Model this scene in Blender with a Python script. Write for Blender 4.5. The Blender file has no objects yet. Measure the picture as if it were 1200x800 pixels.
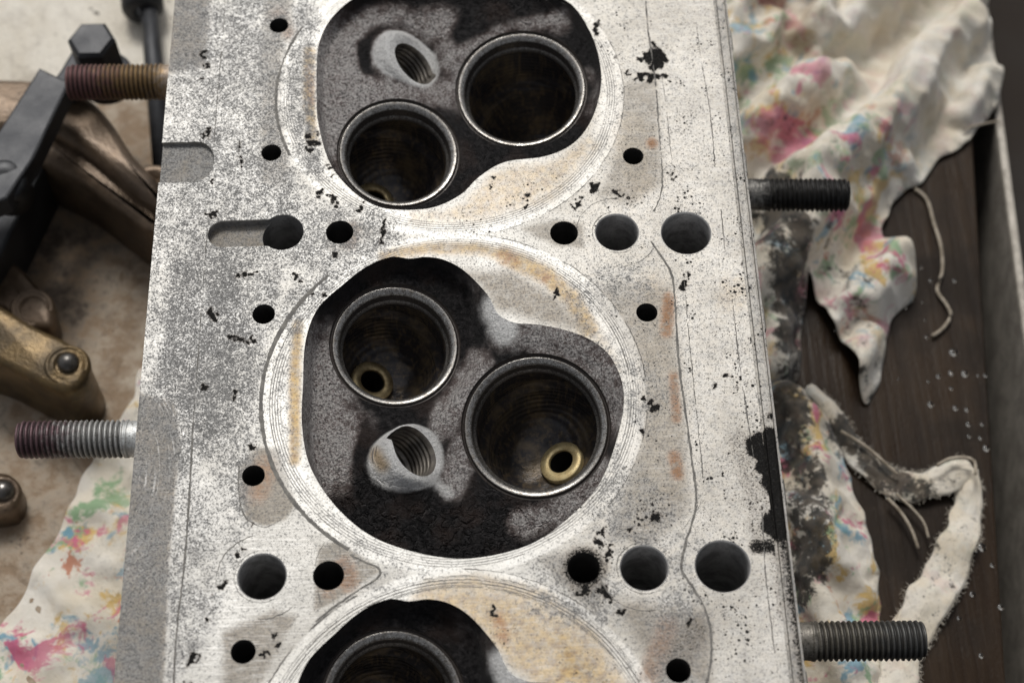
import bpy, math, random
import numpy as np
from mathutils import Vector, Matrix, noise as mnoise
from mathutils.geometry import delaunay_2d_cdt

rnd = random.Random(7)
rng = np.random.default_rng(11)
SC = bpy.context.scene
COL = SC.collection
U = 0.001                       # all lengths below are millimetres

# ------------------------------------------------------------------ camera
FPX, TILT, ROLL, YAW = 2005.78, 0.5174, 0.002, -0.0302
CAM = np.array([7.397, -179.27, 338.463])
def _axes():
    R = np.array([1, 0, 0.]); F = np.array([0, math.sin(TILT), -math.cos(TILT)]); Up = np.array([0, math.cos(TILT), math.sin(TILT)])
    c, s = math.cos(ROLL), math.sin(ROLL); R, Up = c*R + s*Up, -s*R + c*Up
    c, s = math.cos(YAW), math.sin(YAW); Z = np.array([[c, -s, 0], [s, c, 0], [0, 0, 1.]])
    return Z @ R, Z @ Up, Z @ F
AR, AU, AF = _axes()
cd = bpy.data.cameras.new('camera'); camo = bpy.data.objects.new('camera', cd); COL.objects.link(camo)
M = Matrix.Identity(4)
for i in range(3):
    M[i][0], M[i][1], M[i][2], M[i][3] = AR[i], AU[i], -AF[i], CAM[i]*U
camo.matrix_world = M
cd.sensor_width = 36; cd.lens = FPX*36/1200; cd.clip_start = 0.01; cd.clip_end = 50
cd.dof.use_dof = True; cd.dof.focus_distance = 0.392; cd.dof.aperture_fstop = 14.0
SC.camera = camo

# ------------------------------------------------------------------ light
SUN_EL, SUN_AZ = math.radians(54), math.radians(-12)       # azimuth from +Y towards +X
w = bpy.data.worlds.new('World'); SC.world = w; w.use_nodes = True
nt = w.node_tree; bg = nt.nodes['Background']
sky = nt.nodes.new('ShaderNodeTexSky'); sky.sky_type = 'NISHITA'; sky.sun_disc = False
sky.sun_elevation = SUN_EL; sky.sun_rotation = SUN_AZ; sky.dust_density = 4.0; sky.air_density = 1.0
hs = nt.nodes.new('ShaderNodeHueSaturation'); hs.inputs['Saturation'].default_value = 0.22
nt.links.new(sky.outputs[0], hs.inputs['Color']); nt.links.new(hs.outputs[0], bg.inputs[0]); bg.inputs[1].default_value = 0.09
sl = bpy.data.lights.new('sun', 'SUN'); sl.energy = 1.9; sl.angle = math.radians(18); sl.color = (1, .968, .915)
so = bpy.data.objects.new('sun', sl); COL.objects.link(so)
sd = Vector((math.sin(SUN_AZ)*math.cos(SUN_EL), math.cos(SUN_AZ)*math.cos(SUN_EL), math.sin(SUN_EL)))
so.rotation_euler = sd.to_track_quat('Z', 'Y').to_euler(); so.location = sd*2
vs = SC.view_settings; SC.display_settings.display_device = 'sRGB'
vs.view_transform = 'Standard'; vs.look = 'None'; vs.exposure = 0.0; vs.gamma = 1; vs.use_curve_mapping = False

# ------------------------------------------------------------------ helpers
def P(px, z=0.0):
    """photo pixel(s) -> point(s) in the plane at height z (mm)"""
    px = np.atleast_2d(np.array(px, float))
    d = (px[:, :1]-600)/FPX*AR - (px[:, 1:2]-400)/FPX*AU + AF
    k = (z-CAM[2])/d[:, 2]
    return (CAM + d*k[:, None])[:, :2]
def P1(x, y, z=0.0): return P([(x, y)], z)[0]
def PX(v):
    d = np.asarray(v, float)-CAM; k = d @ AF
    return np.stack([600+FPX*(d @ AR)/k, 400-FPX*(d @ AU)/k], 1)

def poly_inside(pts, poly):
    x, y = pts[:, 0], pts[:, 1]; c = np.zeros(len(pts), bool)
    n = len(poly)
    for i in range(n):
        x1, y1 = poly[i]; x2, y2 = poly[(i+1) % n]
        if y1 == y2: continue
        c ^= ((y1 > y) != (y2 > y)) & (x < (x2-x1)*(y-y1)/(y2-y1)+x1)
    return c
def seg_dist(pts, line, closed=False):
    d = np.full(len(pts), 1e9); n = len(line)
    for i in range(n if closed else max(n-1, 1)):
        a = np.array(line[i], float); b = np.array(line[(i+1) % n], float); ab = b-a; L = ab @ ab
        t = np.clip(((pts-a) @ ab)/L, 0, 1) if L > 1e-12 else np.zeros(len(pts))
        d = np.minimum(d, np.hypot(*(pts-(a+t[:, None]*ab)).T))
    return d
def sstep(a, b, x):
    t = np.clip((x-a)/(b-a), 0, 1); return t*t*(3-2*t)
def poly_soft(pts, poly, soft):
    d = seg_dist(pts, poly, True); s = np.where(poly_inside(pts, poly), d, -d)
    return sstep(-soft, soft, s)
def stroke(pts, line, r, soft=.6):
    return 1-sstep(r*(1-soft), r*(1+soft*.6), seg_dist(pts, line))
def spline(pts, closed=True, step=0.8):
    p = np.array(pts, float); n = len(p); out = []
    for i in range(n if closed else n-1):
        g = lambda k: p[k % n] if closed else p[min(max(k, 0), n-1)]
        p0, p1, p2, p3 = g(i-1), g(i), g(i+1), g(i+2)
        m = max(1, int(round(np.linalg.norm(p2-p1)/step)))
        for k in range(m):
            t = k/m
            out.append(.5*((2*p1)+(-p0+p2)*t+(2*p0-5*p1+4*p2-p3)*t*t+(-p0+3*p1-3*p2+p3)*t**3))
    if not closed: out.append(p[-1])
    return np.array(out)
def wav(p, seed, k, n=5):
    """smooth pseudo-noise, about -1..1; k is radians per mm"""
    r = np.random.default_rng(seed); o = np.zeros(len(p))
    for i in range(n):
        a = r.uniform(0, 2*math.pi); f = k*r.uniform(.6, 1.7)
        o += np.sin(p[:, 0]*math.cos(a)*f+p[:, 1]*math.sin(a)*f+r.uniform(0, 6.28))
    return o/n**.5/1.1
def circle(c, r, n=48, a0=0.0):
    a = a0+np.arange(n)/n*2*math.pi
    return np.stack([c[0]+r*np.cos(a), c[1]+r*np.sin(a)], 1)
def cdt(loops, inside_fn, spacing, clear=.55, extra=None):
    """fill the region with triangles; loops are constraint polygons"""
    allv = []; edges = []
    for L in loops:
        b = len(allv); n = len(L); allv += [tuple(q) for q in L]
        edges += [(b+i, b+(i+1) % n) for i in range(n)]
    V = np.array(allv); lo, hi = V.min(0), V.max(0)
    xs = np.arange(lo[0], hi[0], spacing); ys = np.arange(lo[1], hi[1], spacing*.866)
    g = np.array([(x+(spacing*.5 if j % 2 else 0), y) for j, y in enumerate(ys) for x in xs])
    g = g[inside_fn(g)]
    dd = np.full(len(g), 1e9)
    for L in loops: dd = np.minimum(dd, seg_dist(g, L, True))
    g = g[dd > spacing*clear]
    pts = [Vector(q) for q in allv]+[Vector(q) for q in g]
    vo, eo, fo, *_ = delaunay_2d_cdt(pts, edges, [], 0, 1e-7)
    v = np.array([(q[0], q[1]) for q in vo]); f = np.array([t for t in fo if len(t) == 3])
    cen = v[f].mean(1)
    f = f[inside_fn(cen)]
    a = v[f[:, 1]]-v[f[:, 0]]; b = v[f[:, 2]]-v[f[:, 0]]
    cr = a[:, 0]*b[:, 1]-a[:, 1]*b[:, 0]
    f = f[np.abs(cr) > 1e-9]; cr = cr[np.abs(cr) > 1e-9] if len(cr) != len(f) else cr
    a = v[f[:, 1]]-v[f[:, 0]]; b = v[f[:, 2]]-v[f[:, 0]]
    neg = a[:, 0]*b[:, 1]-a[:, 1]*b[:, 0] < 0
    f[neg] = f[neg][:, ::-1]
    return v, f
def mk(name, v, f, mat, parent=None, smooth=True, attrs=None, org=(0, 0, 0)):
    """one mesh object; v in mm in world space, org = where its origin (or its parent's) lies"""
    v = np.asarray(v, float)
    me = bpy.data.meshes.new(name)
    me.from_pydata((v*U).tolist() if not isinstance(v, list) else v, [], [list(map(int, q)) for q in f])
    if smooth: me.polygons.foreach_set('use_smooth', [True]*len(me.polygons))
    for k, a in (attrs or {}).items():
        at = me.attributes.new(k, 'FLOAT', 'POINT'); at.data.foreach_set('value', np.asarray(a, np.float32))
    me.materials.append(mat); me.update()
    o = bpy.data.objects.new(name, me); COL.objects.link(o)
    if parent is not None:
        o.parent = parent
        m = Matrix.Translation(-world_loc(parent)); o.location = m.translation
    return o
def world_loc(o):
    l = o.location.copy()
    while o.parent: o = o.parent; l += o.location
    return l
def thing(name, label, cat, loc, group=None):
    o = bpy.data.objects.new(name, None); COL.objects.link(o); o.empty_display_size = .01
    o.location = Vector(loc)*U; o['label'] = label; o['category'] = cat
    if group: o['group'] = group
    return o
def tag(o, label, cat, group=None):
    o['label'] = label; o['category'] = cat
    if group: o['group'] = group
    return o
def loft(rings, cap0=False, cap1=False, closed=True):
    n = len(rings[0]); v = np.concatenate(rings); f = []
    for k in range(len(rings)-1):
        for i in range(n if closed else n-1):
            j = (i+1) % n
            f.append((k*n+i, k*n+j, (k+1)*n+j, (k+1)*n+i))
    if cap0: f.append(tuple(range(n))[::-1])
    if cap1: f.append(tuple((len(rings)-1)*n+i for i in range(n)))
    return v, f
def join(parts):
    vs_, fs_ = [], []; b = 0
    for v, f in parts:
        vs_.append(np.asarray(v, float)); fs_ += [tuple(int(i)+b for i in q) for q in f]; b += len(v)
    return np.concatenate(vs_), fs_
def frame(ax):
    ax = np.array(ax, float); ax /= np.linalg.norm(ax)
    h = np.array([0, 1, 0.]) if abs(ax[1]) < .9 else np.array([1, 0, 0.])
    a = np.cross(h, ax); a /= np.linalg.norm(a); return a, np.cross(ax, a), ax
def lathe(c, ax, prof, n=48, cap0=False, cap1=False):
    """prof: (radius, height along ax) pairs"""
    a, b, x = frame(ax); t = np.arange(n)/n*2*math.pi
    rings = [np.array(c)+np.outer(np.cos(t)*r, a)+np.outer(np.sin(t)*r, b)+x*h for r, h in prof]
    return loft(rings, cap0, cap1)
def tube(path, r, n=8, cap=True):
    path = np.array(path, float); rings = []; t = np.arange(n)/n*2*math.pi
    rr = np.full(len(path), r) if np.isscalar(r) else np.array(r)
    for i in range(len(path)):
        d = path[min(i+1, len(path)-1)]-path[max(i-1, 0)]
        a, b, _ = frame(d)
        rings.append(path[i]+np.outer(np.cos(t)*rr[i], a)+np.outer(np.sin(t)*rr[i], b))
    return loft(rings, cap, cap)
def slab(poly, z0, z1, bev=1.0, mid=1.0):
    """extruded outline with a rounded top edge (poly counter-clockwise, mm)"""
    p = np.array(poly, float)
    if (p[:, 0]*np.roll(p[:, 1], -1)-np.roll(p[:, 0], -1)*p[:, 1]).sum() < 0: p = p[::-1]
    e = np.roll(p, -1, 0)-np.roll(p, 1, 0); nrm = np.stack([e[:, 1], -e[:, 0]], 1); nrm /= np.linalg.norm(nrm, axis=1)[:, None]+1e-9
    ring = lambda off, z: np.column_stack([p+nrm*off, np.full(len(p), z)])
    R = [ring(-bev*.4, z0), ring(0, z0+bev*.4), ring(0, z1-bev), ring(-bev*.3, z1-bev*.3), ring(-bev, z1)]
    return loft(R, True, True)

# ------------------------------------------------------------------ node DSL
class G:
    def __init__(s, name):
        s.m = bpy.data.materials.new(name); s.m.use_nodes = True; s.t = s.m.node_tree
        s.b = s.t.nodes['Principled BSDF']; s._mm = None
    def n(s, kind, **k):
        x = s.t.nodes.new('ShaderNode'+kind)
        for a, v in k.items(): setattr(x, a, v)
        return x
    def put(s, sock, v):
        if hasattr(v, 'is_output') or isinstance(v, bpy.types.NodeSocket): s.t.links.new(v, sock)
        elif isinstance(v, tuple) and len(v) == 3 and len(sock.default_value) == 4: sock.default_value = (*v, 1)
        else: sock.default_value = v
    def mth(s, op, a, b=0.0, c=None, clamp=False):
        x = s.n('Math', operation=op, use_clamp=clamp); s.put(x.inputs[0], a); s.put(x.inputs[1], b)
        if c is not None: s.put(x.inputs[2], c)
        return x.outputs[0]
    def add(s, a, b): return s.mth('ADD', a, b)
    def sub(s, a, b): return s.mth('SUBTRACT', a, b)
    def mul(s, a, b): return s.mth('MULTIPLY', a, b)
    def mx(s, a, b): return s.mth('MAXIMUM', a, b)
    def mn(s, a, b): return s.mth('MINIMUM', a, b)
    def step(s, x, lo, hi, o0=0.0, o1=1.0):
        m = s.n('MapRange', interpolation_type='SMOOTHSTEP'); s.put(m.inputs[0], x)
        for i, v in enumerate((lo, hi, o0, o1)): s.put(m.inputs[i+1], v)
        return m.outputs[0]
    def mix(s, f, a, b, mode='MIX'):
        m = s.n('Mix', data_type='RGBA', blend_type=mode); s.put(m.inputs[0], f); s.put(m.inputs[6], a); s.put(m.inputs[7], b); return m.outputs[2]
    def mm(s):
        if s._mm is None:
            t = s.n('TexCoord'); v = s.n('VectorMath', operation='SCALE'); s.t.links.new(t.outputs['Object'], v.inputs[0]); v.inputs['Scale'].default_value = 1000; s._mm = v.outputs[0]
        return s._mm
    def xf(s, scale=(1, 1, 1), loc=(0, 0, 0), rot=0.0):
        m = s.n('Mapping'); s.t.links.new(s.mm(), m.inputs[0]); m.inputs['Scale'].default_value = scale; m.inputs['Location'].default_value = loc; m.inputs['Rotation'].default_value = (0, 0, rot); return m.outputs[0]
    def noise(s, scale, detail=2.0, rough=.5, vec=None, dist=0.0, col=False):
        x = s.n('TexNoise'); s.t.links.new(vec if vec is not None else s.mm(), x.inputs['Vector'])
        x.inputs['Scale'].default_value = scale; x.inputs['Detail'].default_value = detail; x.inputs['Roughness'].default_value = rough; x.inputs['Distortion'].default_value = dist
        return x.outputs['Color' if col else 'Fac']
    def vor(s, scale, vec=None, feature='F1', out='Distance'):
        x = s.n('TexVoronoi', feature=feature); s.t.links.new(vec if vec is not None else s.mm(), x.inputs['Vector']); x.inputs['Scale'].default_value = scale; return x.outputs[out]
    def attr(s, name):
        x = s.n('Attribute', attribute_name=name); return x.outputs['Fac']
    def dist(s, c):
        v = s.n('VectorMath', operation='DISTANCE'); s.t.links.new(s.mm(), v.inputs[0]); v.inputs[1].default_value = c; return v.outputs['Value']
    def cells(s, scale, ch=0):
        v = s.n('TexVoronoi'); s.t.links.new(s.mm(), v.inputs['Vector']); v.inputs['Scale'].default_value = scale
        c = s.n('SeparateColor'); s.t.links.new(v.outputs['Color'], c.inputs[0]); return c.outputs[ch]
    def bump(s, h, strength=.5, d=0.2):
        x = s.n('Bump'); s.put(x.inputs['Height'], h); x.inputs['Strength'].default_value = strength; x.inputs['Distance'].default_value = d*U; s.t.links.new(x.outputs[0], s.b.inputs['Normal'])
    def out(s, color=None, rough=None, metal=None, **k):
        if color is not None: s.put(s.b.inputs['Base Color'], color)
        if rough is not None: s.put(s.b.inputs['Roughness'], rough)
        if metal is not None: s.put(s.b.inputs['Metallic'], metal)
        for a, v in k.items(): s.put(s.b.inputs[a.replace('_', ' ')], v)
        return s.m

S_ = 84.84                                   # bore spacing
BORES = [(0, S_), (0, 0), (0, -S_)]

# ------------------------------------------------------------------ materials
def m_deck():
    g = G('machined_aluminium')
    fine = g.noise(1.75, 3, .7); fine2 = g.noise(3.6, 2, .6); med = g.noise(.55, 4, .65); big = g.noise(.07, 4, .6)
    spk, drk, tan, rust, blk, scr, swl, pit = [g.attr(k) for k in ('spk', 'drk', 'tan', 'rust', 'blk', 'scr', 'swl', 'pit')]
    base = g.mix(g.step(big, .35, .65), (.535, .526, .50), (.42, .412, .39))
    base = g.mix(g.mul(g.step(fine2, .5, .72), .45), base, (.36, .35, .325))
    base = g.mix(g.mul(g.step(fine2, .45, .3), .35), base, (.85, .845, .83))
    # tan combustion stain and dirty gasket print
    tn = g.mul(tan, g.step(g.noise(.5, 4, .7), .3, .62, .45, 1.0))
    base = g.mix(tn, base, g.mix(g.step(med, .4, .66), (.60, .40, .14), (.33, .19, .06)))
    dk = g.mth('MINIMUM', g.mul(drk, g.step(g.noise(.33, 5, .7), .28, .66, 1.2, 2.3)), .92)
    base = g.mix(dk, base, g.mix(g.step(fine, .4, .62), (.26, .222, .172), (.12, .100, .078)))
    rs = g.mth('MINIMUM', g.mul(rust, g.step(med, .30, .58, .25, 1.35)), 1.0)
    base = g.mix(rs, base, (.30, .125, .03))
    # brushed scratches and swirls left by an abrasive disc
    br = g.noise(1.0, 3, .7, g.xf((.12, 3.0, 1), rot=-.06)); br2 = g.noise(1.0, 2, .6, g.xf((.1, 2.4, 1), rot=.35))
    sc = g.mul(scr, g.mx(g.step(br, .5, .68), g.mul(g.step(br2, .56, .7), .7)))
    base = g.mix(g.mul(sc, .6), base, (.25, .24, .225))
    base = g.mix(g.mul(g.mul(scr, g.step(br, .5, .35)), .5), base, (.78, .77, .75))
    rr = g.dist((-93, -18, 0)); cb = g.n('CombineXYZ'); g.put(cb.inputs[0], rr); g.put(cb.inputs[1], g.mul(g.noise(.05, 0), 4))
    sw = g.noise(2.2, 2, .6, cb.outputs[0]); sw = g.mul(g.step(sw, .57, .63), g.mul(swl, g.step(g.noise(.15, 2), .36, .50)))
    base = g.mix(sw, base, (.82, .80, .77))
    # concentric fire-ring marks round each bore
    ds = [g.dist((x, y, 0)) for x, y in BORES]; r = g.mn(g.mn(ds[0], ds[1]), ds[2])
    rw = g.add(r, g.mul(g.noise(.1, 1), .35))
    rim = g.mul(g.step(r, 36.0, 38.5), g.step(r, 43.3, 42.6)); base = g.mix(g.mul(rim, g.mul(.42, g.sub(1.0, tan))), base, (.78, .77, .735))
    base = g.mix(g.mul(g.mul(g.step(r, 42.8, 43.4), g.step(r, 60, 46)), .22), base, (.36, .345, .31))
    ln = g.mth('SINE', g.mul(rw, 10.5)); ln = g.step(ln, .25, .95)
    band = g.mul(g.step(r, 38.6, 39.1), g.step(r, 41.6, 41.0))
    ln = g.mul(g.mul(ln, band), g.step(g.noise(.11, 3, .6), .36, .56, .35, 1.0))
    base = g.mix(g.mul(ln, .85), base, (.14, .13, .12))
    # speckled corrosion
    dens = g.add(spk, g.add(g.mul(g.sub(med, .5), 1.3), g.mul(g.sub(g.noise(.16, 4, .65), .5), 1.2))); dens = g.mul(g.mth('MAXIMUM', dens, 0.0), g.step(spk, 0, .14))
    c1, c2, c3 = g.cells(3.6), g.cells(3.6, 1), g.cells(5.2, 2)
    smg = g.step(g.noise(.11, 5, .65), .38, .64)
    base = g.mix(g.mth('MULTIPLY', g.mul(dens, g.add(1.0, g.mul(smg, .6))), 1.0, clamp=True), base, (.28, .278, .272))
    base = g.mix(g.mul(g.step(c2, .72, .95), g.mul(g.mul(g.step(spk, .1, .4), .35), g.sub(1.0, drk))), base, (.84, .84, .83))
    pep = g.add(g.mul(c1, .62), g.mul(fine, .76)); lo = g.sub(1.0, g.mul(dens, .52))
    sp = g.step(g.sub(pep, lo), -.24, .26)
    base = g.mix(g.mul(sp, .90), base, g.mix(c3, (.055, .054, .053), (.21, .206, .20)))
    base = g.mix(g.mul(g.sub(c3, .5), .35), base, (.3, .29, .27))
    # coarse black specks (pitting)
    def specks(sc, amt):
        vv = g.n('TexVoronoi'); g.t.links.new(g.mm(), vv.inputs['Vector']); vv.inputs['Scale'].default_value = sc
        sx = g.n('SeparateColor'); g.t.links.new(vv.outputs['Color'], sx.inputs[0])
        rad = g.mul(g.mth('POWER', sx.outputs[0], 2.2), amt)
        return g.step(g.sub(rad, g.add(vv.outputs['Distance'], g.mul(g.sub(g.noise(2.6, 3, .7), .5), .7))), -.05, .02)
    clump = g.mul(pit, g.step(g.noise(.13, 5, .7), .40, .64, .18, 1.30))
    pm = g.mx(specks(1.15, g.mul(clump, .85)), g.mul(specks(2.4, g.mul(clump, .8)), .85))
    base = g.mix(pm, base, (.022, .021, .02))
    # carbon patches, plus the darkness of one small hole painted black
    bm = g.add(blk, g.mul(g.sub(g.noise(2.1, 5, .75), .5), 1.7)); bm = g.mul(g.step(bm, .50, .58), g.step(blk, .05, .3)); halo = g.mul(g.step(g.add(blk, g.mul(g.sub(g.noise(.9, 4, .7), .5), .8)), .16, .6), .55)
    base = g.mix(halo, base, (.20, .175, .15))
    base = g.mix(bm, base, g.mix(g.step(fine2, .5, .7), (.006, .0058, .0055), (.030, .027, .024)))
    bm = g.mul(bm, g.sub(1.0, g.mul(g.step(g.add(c1, g.mul(g.sub(med, .5), .6)), .90, .97), .6))); dark = g.mx(g.mx(bm, g.mul(sp, .9)), pm)
    hgt = g.add(g.mul(fine, .5), g.add(g.mul(bm, 1.2), g.sub(g.mul(fine2, .4), g.mul(sp, .5))))
    hgt = g.sub(hgt, g.mul(ln, .8))
    g.bump(hgt, .45, .12)
    stn = g.mx(g.mx(g.mul(tan, .9), g.mul(drk, 1.1)), g.mul(rust, 1.2)); stn = g.mth('MINIMUM', stn, 1.0)
    met = g.mul(g.sub(1.0, g.mx(dark, stn)), .45)
    base = g.mix(g.mul(g.mul(g.step(g.noise(.045, 4, .6), .42, .62), .30), g.sub(1.0, dark)), base, g.mix(1.0, base, (.62, .60, .56), 'MULTIPLY'))
    return g.out(base, g.step(dark, 0, 1, .50, .85), met, Specular_IOR_Level=g.step(g.mx(g.mx(bm, pm), g.mul(stn, .75)), 0, 1, .45, .12))
def m_chamber():
    g = G('carboned_chamber')
    fine = g.noise(1.9, 3, .7); fine2 = g.noise(4.5, 2, .6); med = g.noise(.30, 5, .7); lump = g.noise(.9, 5, .8)
    cln, wht, tan, crs = g.attr('cln'), g.attr('wht'), g.attr('tan'), g.attr('crs')
    base = g.mix(g.step(lump, .42, .68), (.0055, .005, .0054), (.028, .025, .026))
    base = g.mix(g.mul(g.step(g.noise(.10, 4), .48, .66), .6), base, (.040, .026, .021))
    wv = g.n('CombineXYZ'); g.put(wv.inputs[0], g.noise(.5, 3, col=False)); g.put(wv.inputs[1], g.noise(.6, 3))
    cv = g.n('VectorMath', operation='ADD'); g.t.links.new(g.mm(), cv.inputs[0])
    sc_ = g.n('VectorMath', operation='SCALE'); g.t.links.new(wv.outputs[0], sc_.inputs[0]); sc_.inputs['Scale'].default_value = 5; g.t.links.new(sc_.outputs[0], cv.inputs[1])
    crk = g.vor(.30, cv.outputs[0], 'DISTANCE_TO_EDGE'); crk = g.mul(g.sub(1.0, g.step(crk, .0, .09)), crs)
    # wiped and eroded zones: a smooth brown-grey veil with grain on top
    cm = g.add(cln, g.add(g.mul(g.sub(med, .5), 1.2), g.mul(g.sub(g.noise(.09, 4, .65), .5), 1.0))); cm = g.mul(g.step(cm, .02, 1.12), g.step(cln, .02, .45))
    base = g.mix(g.step(cm, .0, .4, 0.0, .55), base, (.075, .052, .044))
    base = g.mix(g.mul(cm, .95), base, g.mix(g.step(med, .38, .62), (.22, .170, .160), (.40, .372, .36)))
    c1, c3 = g.cells(3.6), g.cells(5.0, 2)
    gs = g.step(g.sub(g.add(g.mul(c1, .55), g.mul(fine, .9)), g.sub(1.10, g.mul(cm, .46))), -.30, .34)
    base = g.mix(g.mul(gs, g.step(cm, .02, .75, 0.0, .9)), base, g.mix(c3, (.52, .485, .465), (.82, .80, .78)))
    base = g.mix(g.mul(g.mul(g.step(fine, .54, .36), cm), .8), base, (.022, .019, .019))
    wm = g.step(g.add(wht, g.mul(g.sub(med, .5), .45)), .10, .58)
    base = g.mix(wm, base, g.mix(g.mx(g.mul(g.step(fine, .48, .34), .55), g.mul(g.step(c1, .80, .97), .3)), (.86, .855, .84), (.30, .29, .285)))
    base = g.mix(g.mul(tan, wm), base, (.52, .38, .22))
    h = g.add(g.mul(lump, 3.2), g.add(g.mul(fine2, .5), g.mul(crk, -2.5)))
    g.bump(h, 1.0, .5)
    return g.out(base, g.step(lump, .35, .65, .28, .60), g.add(g.mul(g.mul(g.mul(gs, cm), g.sub(1.0, wm)), .4), g.mul(wm, .22)), Specular_IOR_Level=.30)
def m_seat():
    g = G('steel_valve_seat')
    n = g.noise(.9, 4, .7); f = g.noise(4, 2, .6)
    c = g.mix(g.step(n, .4, .68), (.44, .425, .40), (.20, .18, .16))
    c = g.mix(g.mul(g.step(f, .50, .62), .85), c, (.05, .045, .042))
    c = g.mix(g.attr('sut'), c, (.035, .028, .024))
    g.bump(f, .25, .06)
    return g.out(c, g.step(n, .3, .7, .22, .44), g.step(g.attr('sut'), 0, 1, .92, .3))
def m_port():
    g = G('oily_sooted_port')
    n = g.noise(.12, 4, .65); f = g.noise(1.6, 4, .7)
    c = g.mix(g.step(n, .45, .68), (.045, .042, .045), (.15, .115, .075))
    c = g.mix(g.mul(g.step(f, .55, .75), .5), c, (.09, .075, .055))
    zs = g.n('SeparateXYZ'); g.t.links.new(g.mm(), zs.inputs[0])
    st = g.mth('SINE', g.mul(zs.outputs[2], 5.0))
    sv = g.noise(1, 3, .6, g.xf((.9, .9, .05))); c = g.mix(g.mul(g.step(sv, .5, .66), .55), c, (.19, .14, .085))
    g.bump(g.add(g.mul(st, .25), g.noise(.5, 5, .7)), .4, .4)
    return g.out(c, .27, .35)
def m_simple(name, c0, c1, scale=.3, rough=.5, metal=0.0, bump=.3, bd=.15, fine=2.0, c2=None, detail=5):
    g = G(name); n = g.noise(scale, detail, .65); f = g.noise(fine, 3, .65)
    c = g.mix(g.step(n, .35, .65), c0, c1)
    if c2: c = g.mix(g.mul(g.step(f, .54, .7), .75), c, c2)
    g.bump(g.add(f, n), bump, bd)
    return g.out(c, g.step(n, .3, .7, rough*.8, min(rough*1.2, 1)), metal)
def m_stud(name, cols):
    """rusty to bright along the stud: attribute 'u' runs 0 at the head to 1 at the tip"""
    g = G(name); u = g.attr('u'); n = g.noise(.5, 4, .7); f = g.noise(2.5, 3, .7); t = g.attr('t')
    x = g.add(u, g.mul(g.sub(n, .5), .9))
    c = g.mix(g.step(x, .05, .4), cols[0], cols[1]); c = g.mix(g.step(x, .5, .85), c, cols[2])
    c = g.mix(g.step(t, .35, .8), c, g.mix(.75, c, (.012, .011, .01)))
    c = g.mix(g.mul(g.step(f, .56, .66), .8), c, (.03, .026, .024))
    g.bump(f, .35, .15)
    return g.out(c, .5, .55)
def m_cloth():
    g = G('printed_cotton_rag'); dirt, prn, oil = g.attr('dirt'), g.attr('prn'), g.attr('oil')
    c = g.mix(g.step(g.noise(.05, 4, .6), .35, .65), (.90, .855, .77), (.78, .70, .56))
    cols = [((.58, .22, .12), 85), ((.70, .46, .12), 63), ((.26, .44, .24), 21), ((.18, .38, .50), 40), ((.64, .13, .25), 3)]
    for k, (cc, off) in enumerate(cols):
        nz = g.noise(.082, 5, .66, g.xf((1, 1, 1), (off*7.1, off*3.3, off)), .4)
        c = g.mix(g.mul(g.mul(g.step(nz, .61 if k == 0 else .545, .66 if k == 0 else .62), prn), .84), c, cc)
    # weave, then grime
    wx = g.n('TexWave', wave_type='BANDS', bands_direction='X'); g.t.links.new(g.mm(), wx.inputs[0]); wx.inputs['Scale'].default_value = 1.1; wx.inputs['Distortion'].default_value = .6
    wy = g.n('TexWave', wave_type='BANDS', bands_direction='Y'); g.t.links.new(g.mm(), wy.inputs[0]); wy.inputs['Scale'].default_value = 1.1; wy.inputs['Distortion'].default_value = .6
    wv = g.mul(g.add(wx.outputs['Fac'], wy.outputs['Fac']), .5)
    dm = g.add(dirt, g.mul(g.sub(g.noise(.17, 7, .8), .5), 1.9)); dm = g.mul(g.step(dm, .54, .70), g.step(dirt, .02, .2))
    c = g.mix(g.mul(g.step(g.noise(.8, 5, .75), .55, .68), g.mul(g.step(dirt, .1, .5), .5)), c, (.10, .08, .06))
    c = g.mix(g.mul(dm, .95), c, g.mix(g.step(g.noise(.3, 4), .4, .6), (.010, .009, .008), (.075, .058, .042)))
    om = g.step(g.add(oil, g.mul(g.sub(g.noise(.065, 6, .72), .5), 1.3)), .34, .72)
    c = g.mix(g.mul(om, .72), c, (.33, .24, .14))
    c = g.mix(g.mul(g.step(wv, .3, .7), .25), c, (.12, .1, .08), 'MULTIPLY')
    g.bump(g.add(g.mul(wv, .5), g.mul(g.noise(.9, 4, .7), 1.5)), .7, .4)
    return g.out(c, .9, 0.0, Sheen_Weight=.15)
def m_sheet():
    g = G('stained_dust_sheet'); st = g.attr('oil')
    n = g.noise(.035, 5, .62, None, .6); m = g.noise(.14, 5, .68); f = g.noise(.9, 4, .7)
    c = g.mix(g.step(n, .35, .65), (.72, .68, .60), (.60, .55, .46))
    x = g.add(st, g.mul(g.sub(g.noise(.045, 6, .7, None, .8), .5), .9))
    c = g.mix(g.step(x, .28, .75), c, g.mix(g.step(m, .38, .64), (.25, .178, .115), (.40, .335, .26)))
    c = g.mix(g.step(g.add(st, g.mul(g.sub(m, .5), 1.4)), .95, 1.35), c, (.075, .055, .04))
    c = g.mix(g.mul(g.step(g.noise(.11, 3, .8), .66, .72), .8), c, (.05, .04, .032))
    c = g.mix(g.mul(g.step(f, .56, .72), .4), c, (.10, .08, .06))
    c = g.mix(g.mul(g.step(g.noise(.06, 6, .75, None, 1.0), .50, .70), g.add(.25, g.mul(st, .6))), c, (.115, .078, .05))
    c = g.mix(g.mul(g.step(g.noise(.33, 5, .75), .63, .69), .7), c, (.055, .042, .032))
    g.bump(g.add(g.mul(m, 2), f), .6, .6)
    return g.out(c, .8, 0.0)
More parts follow.
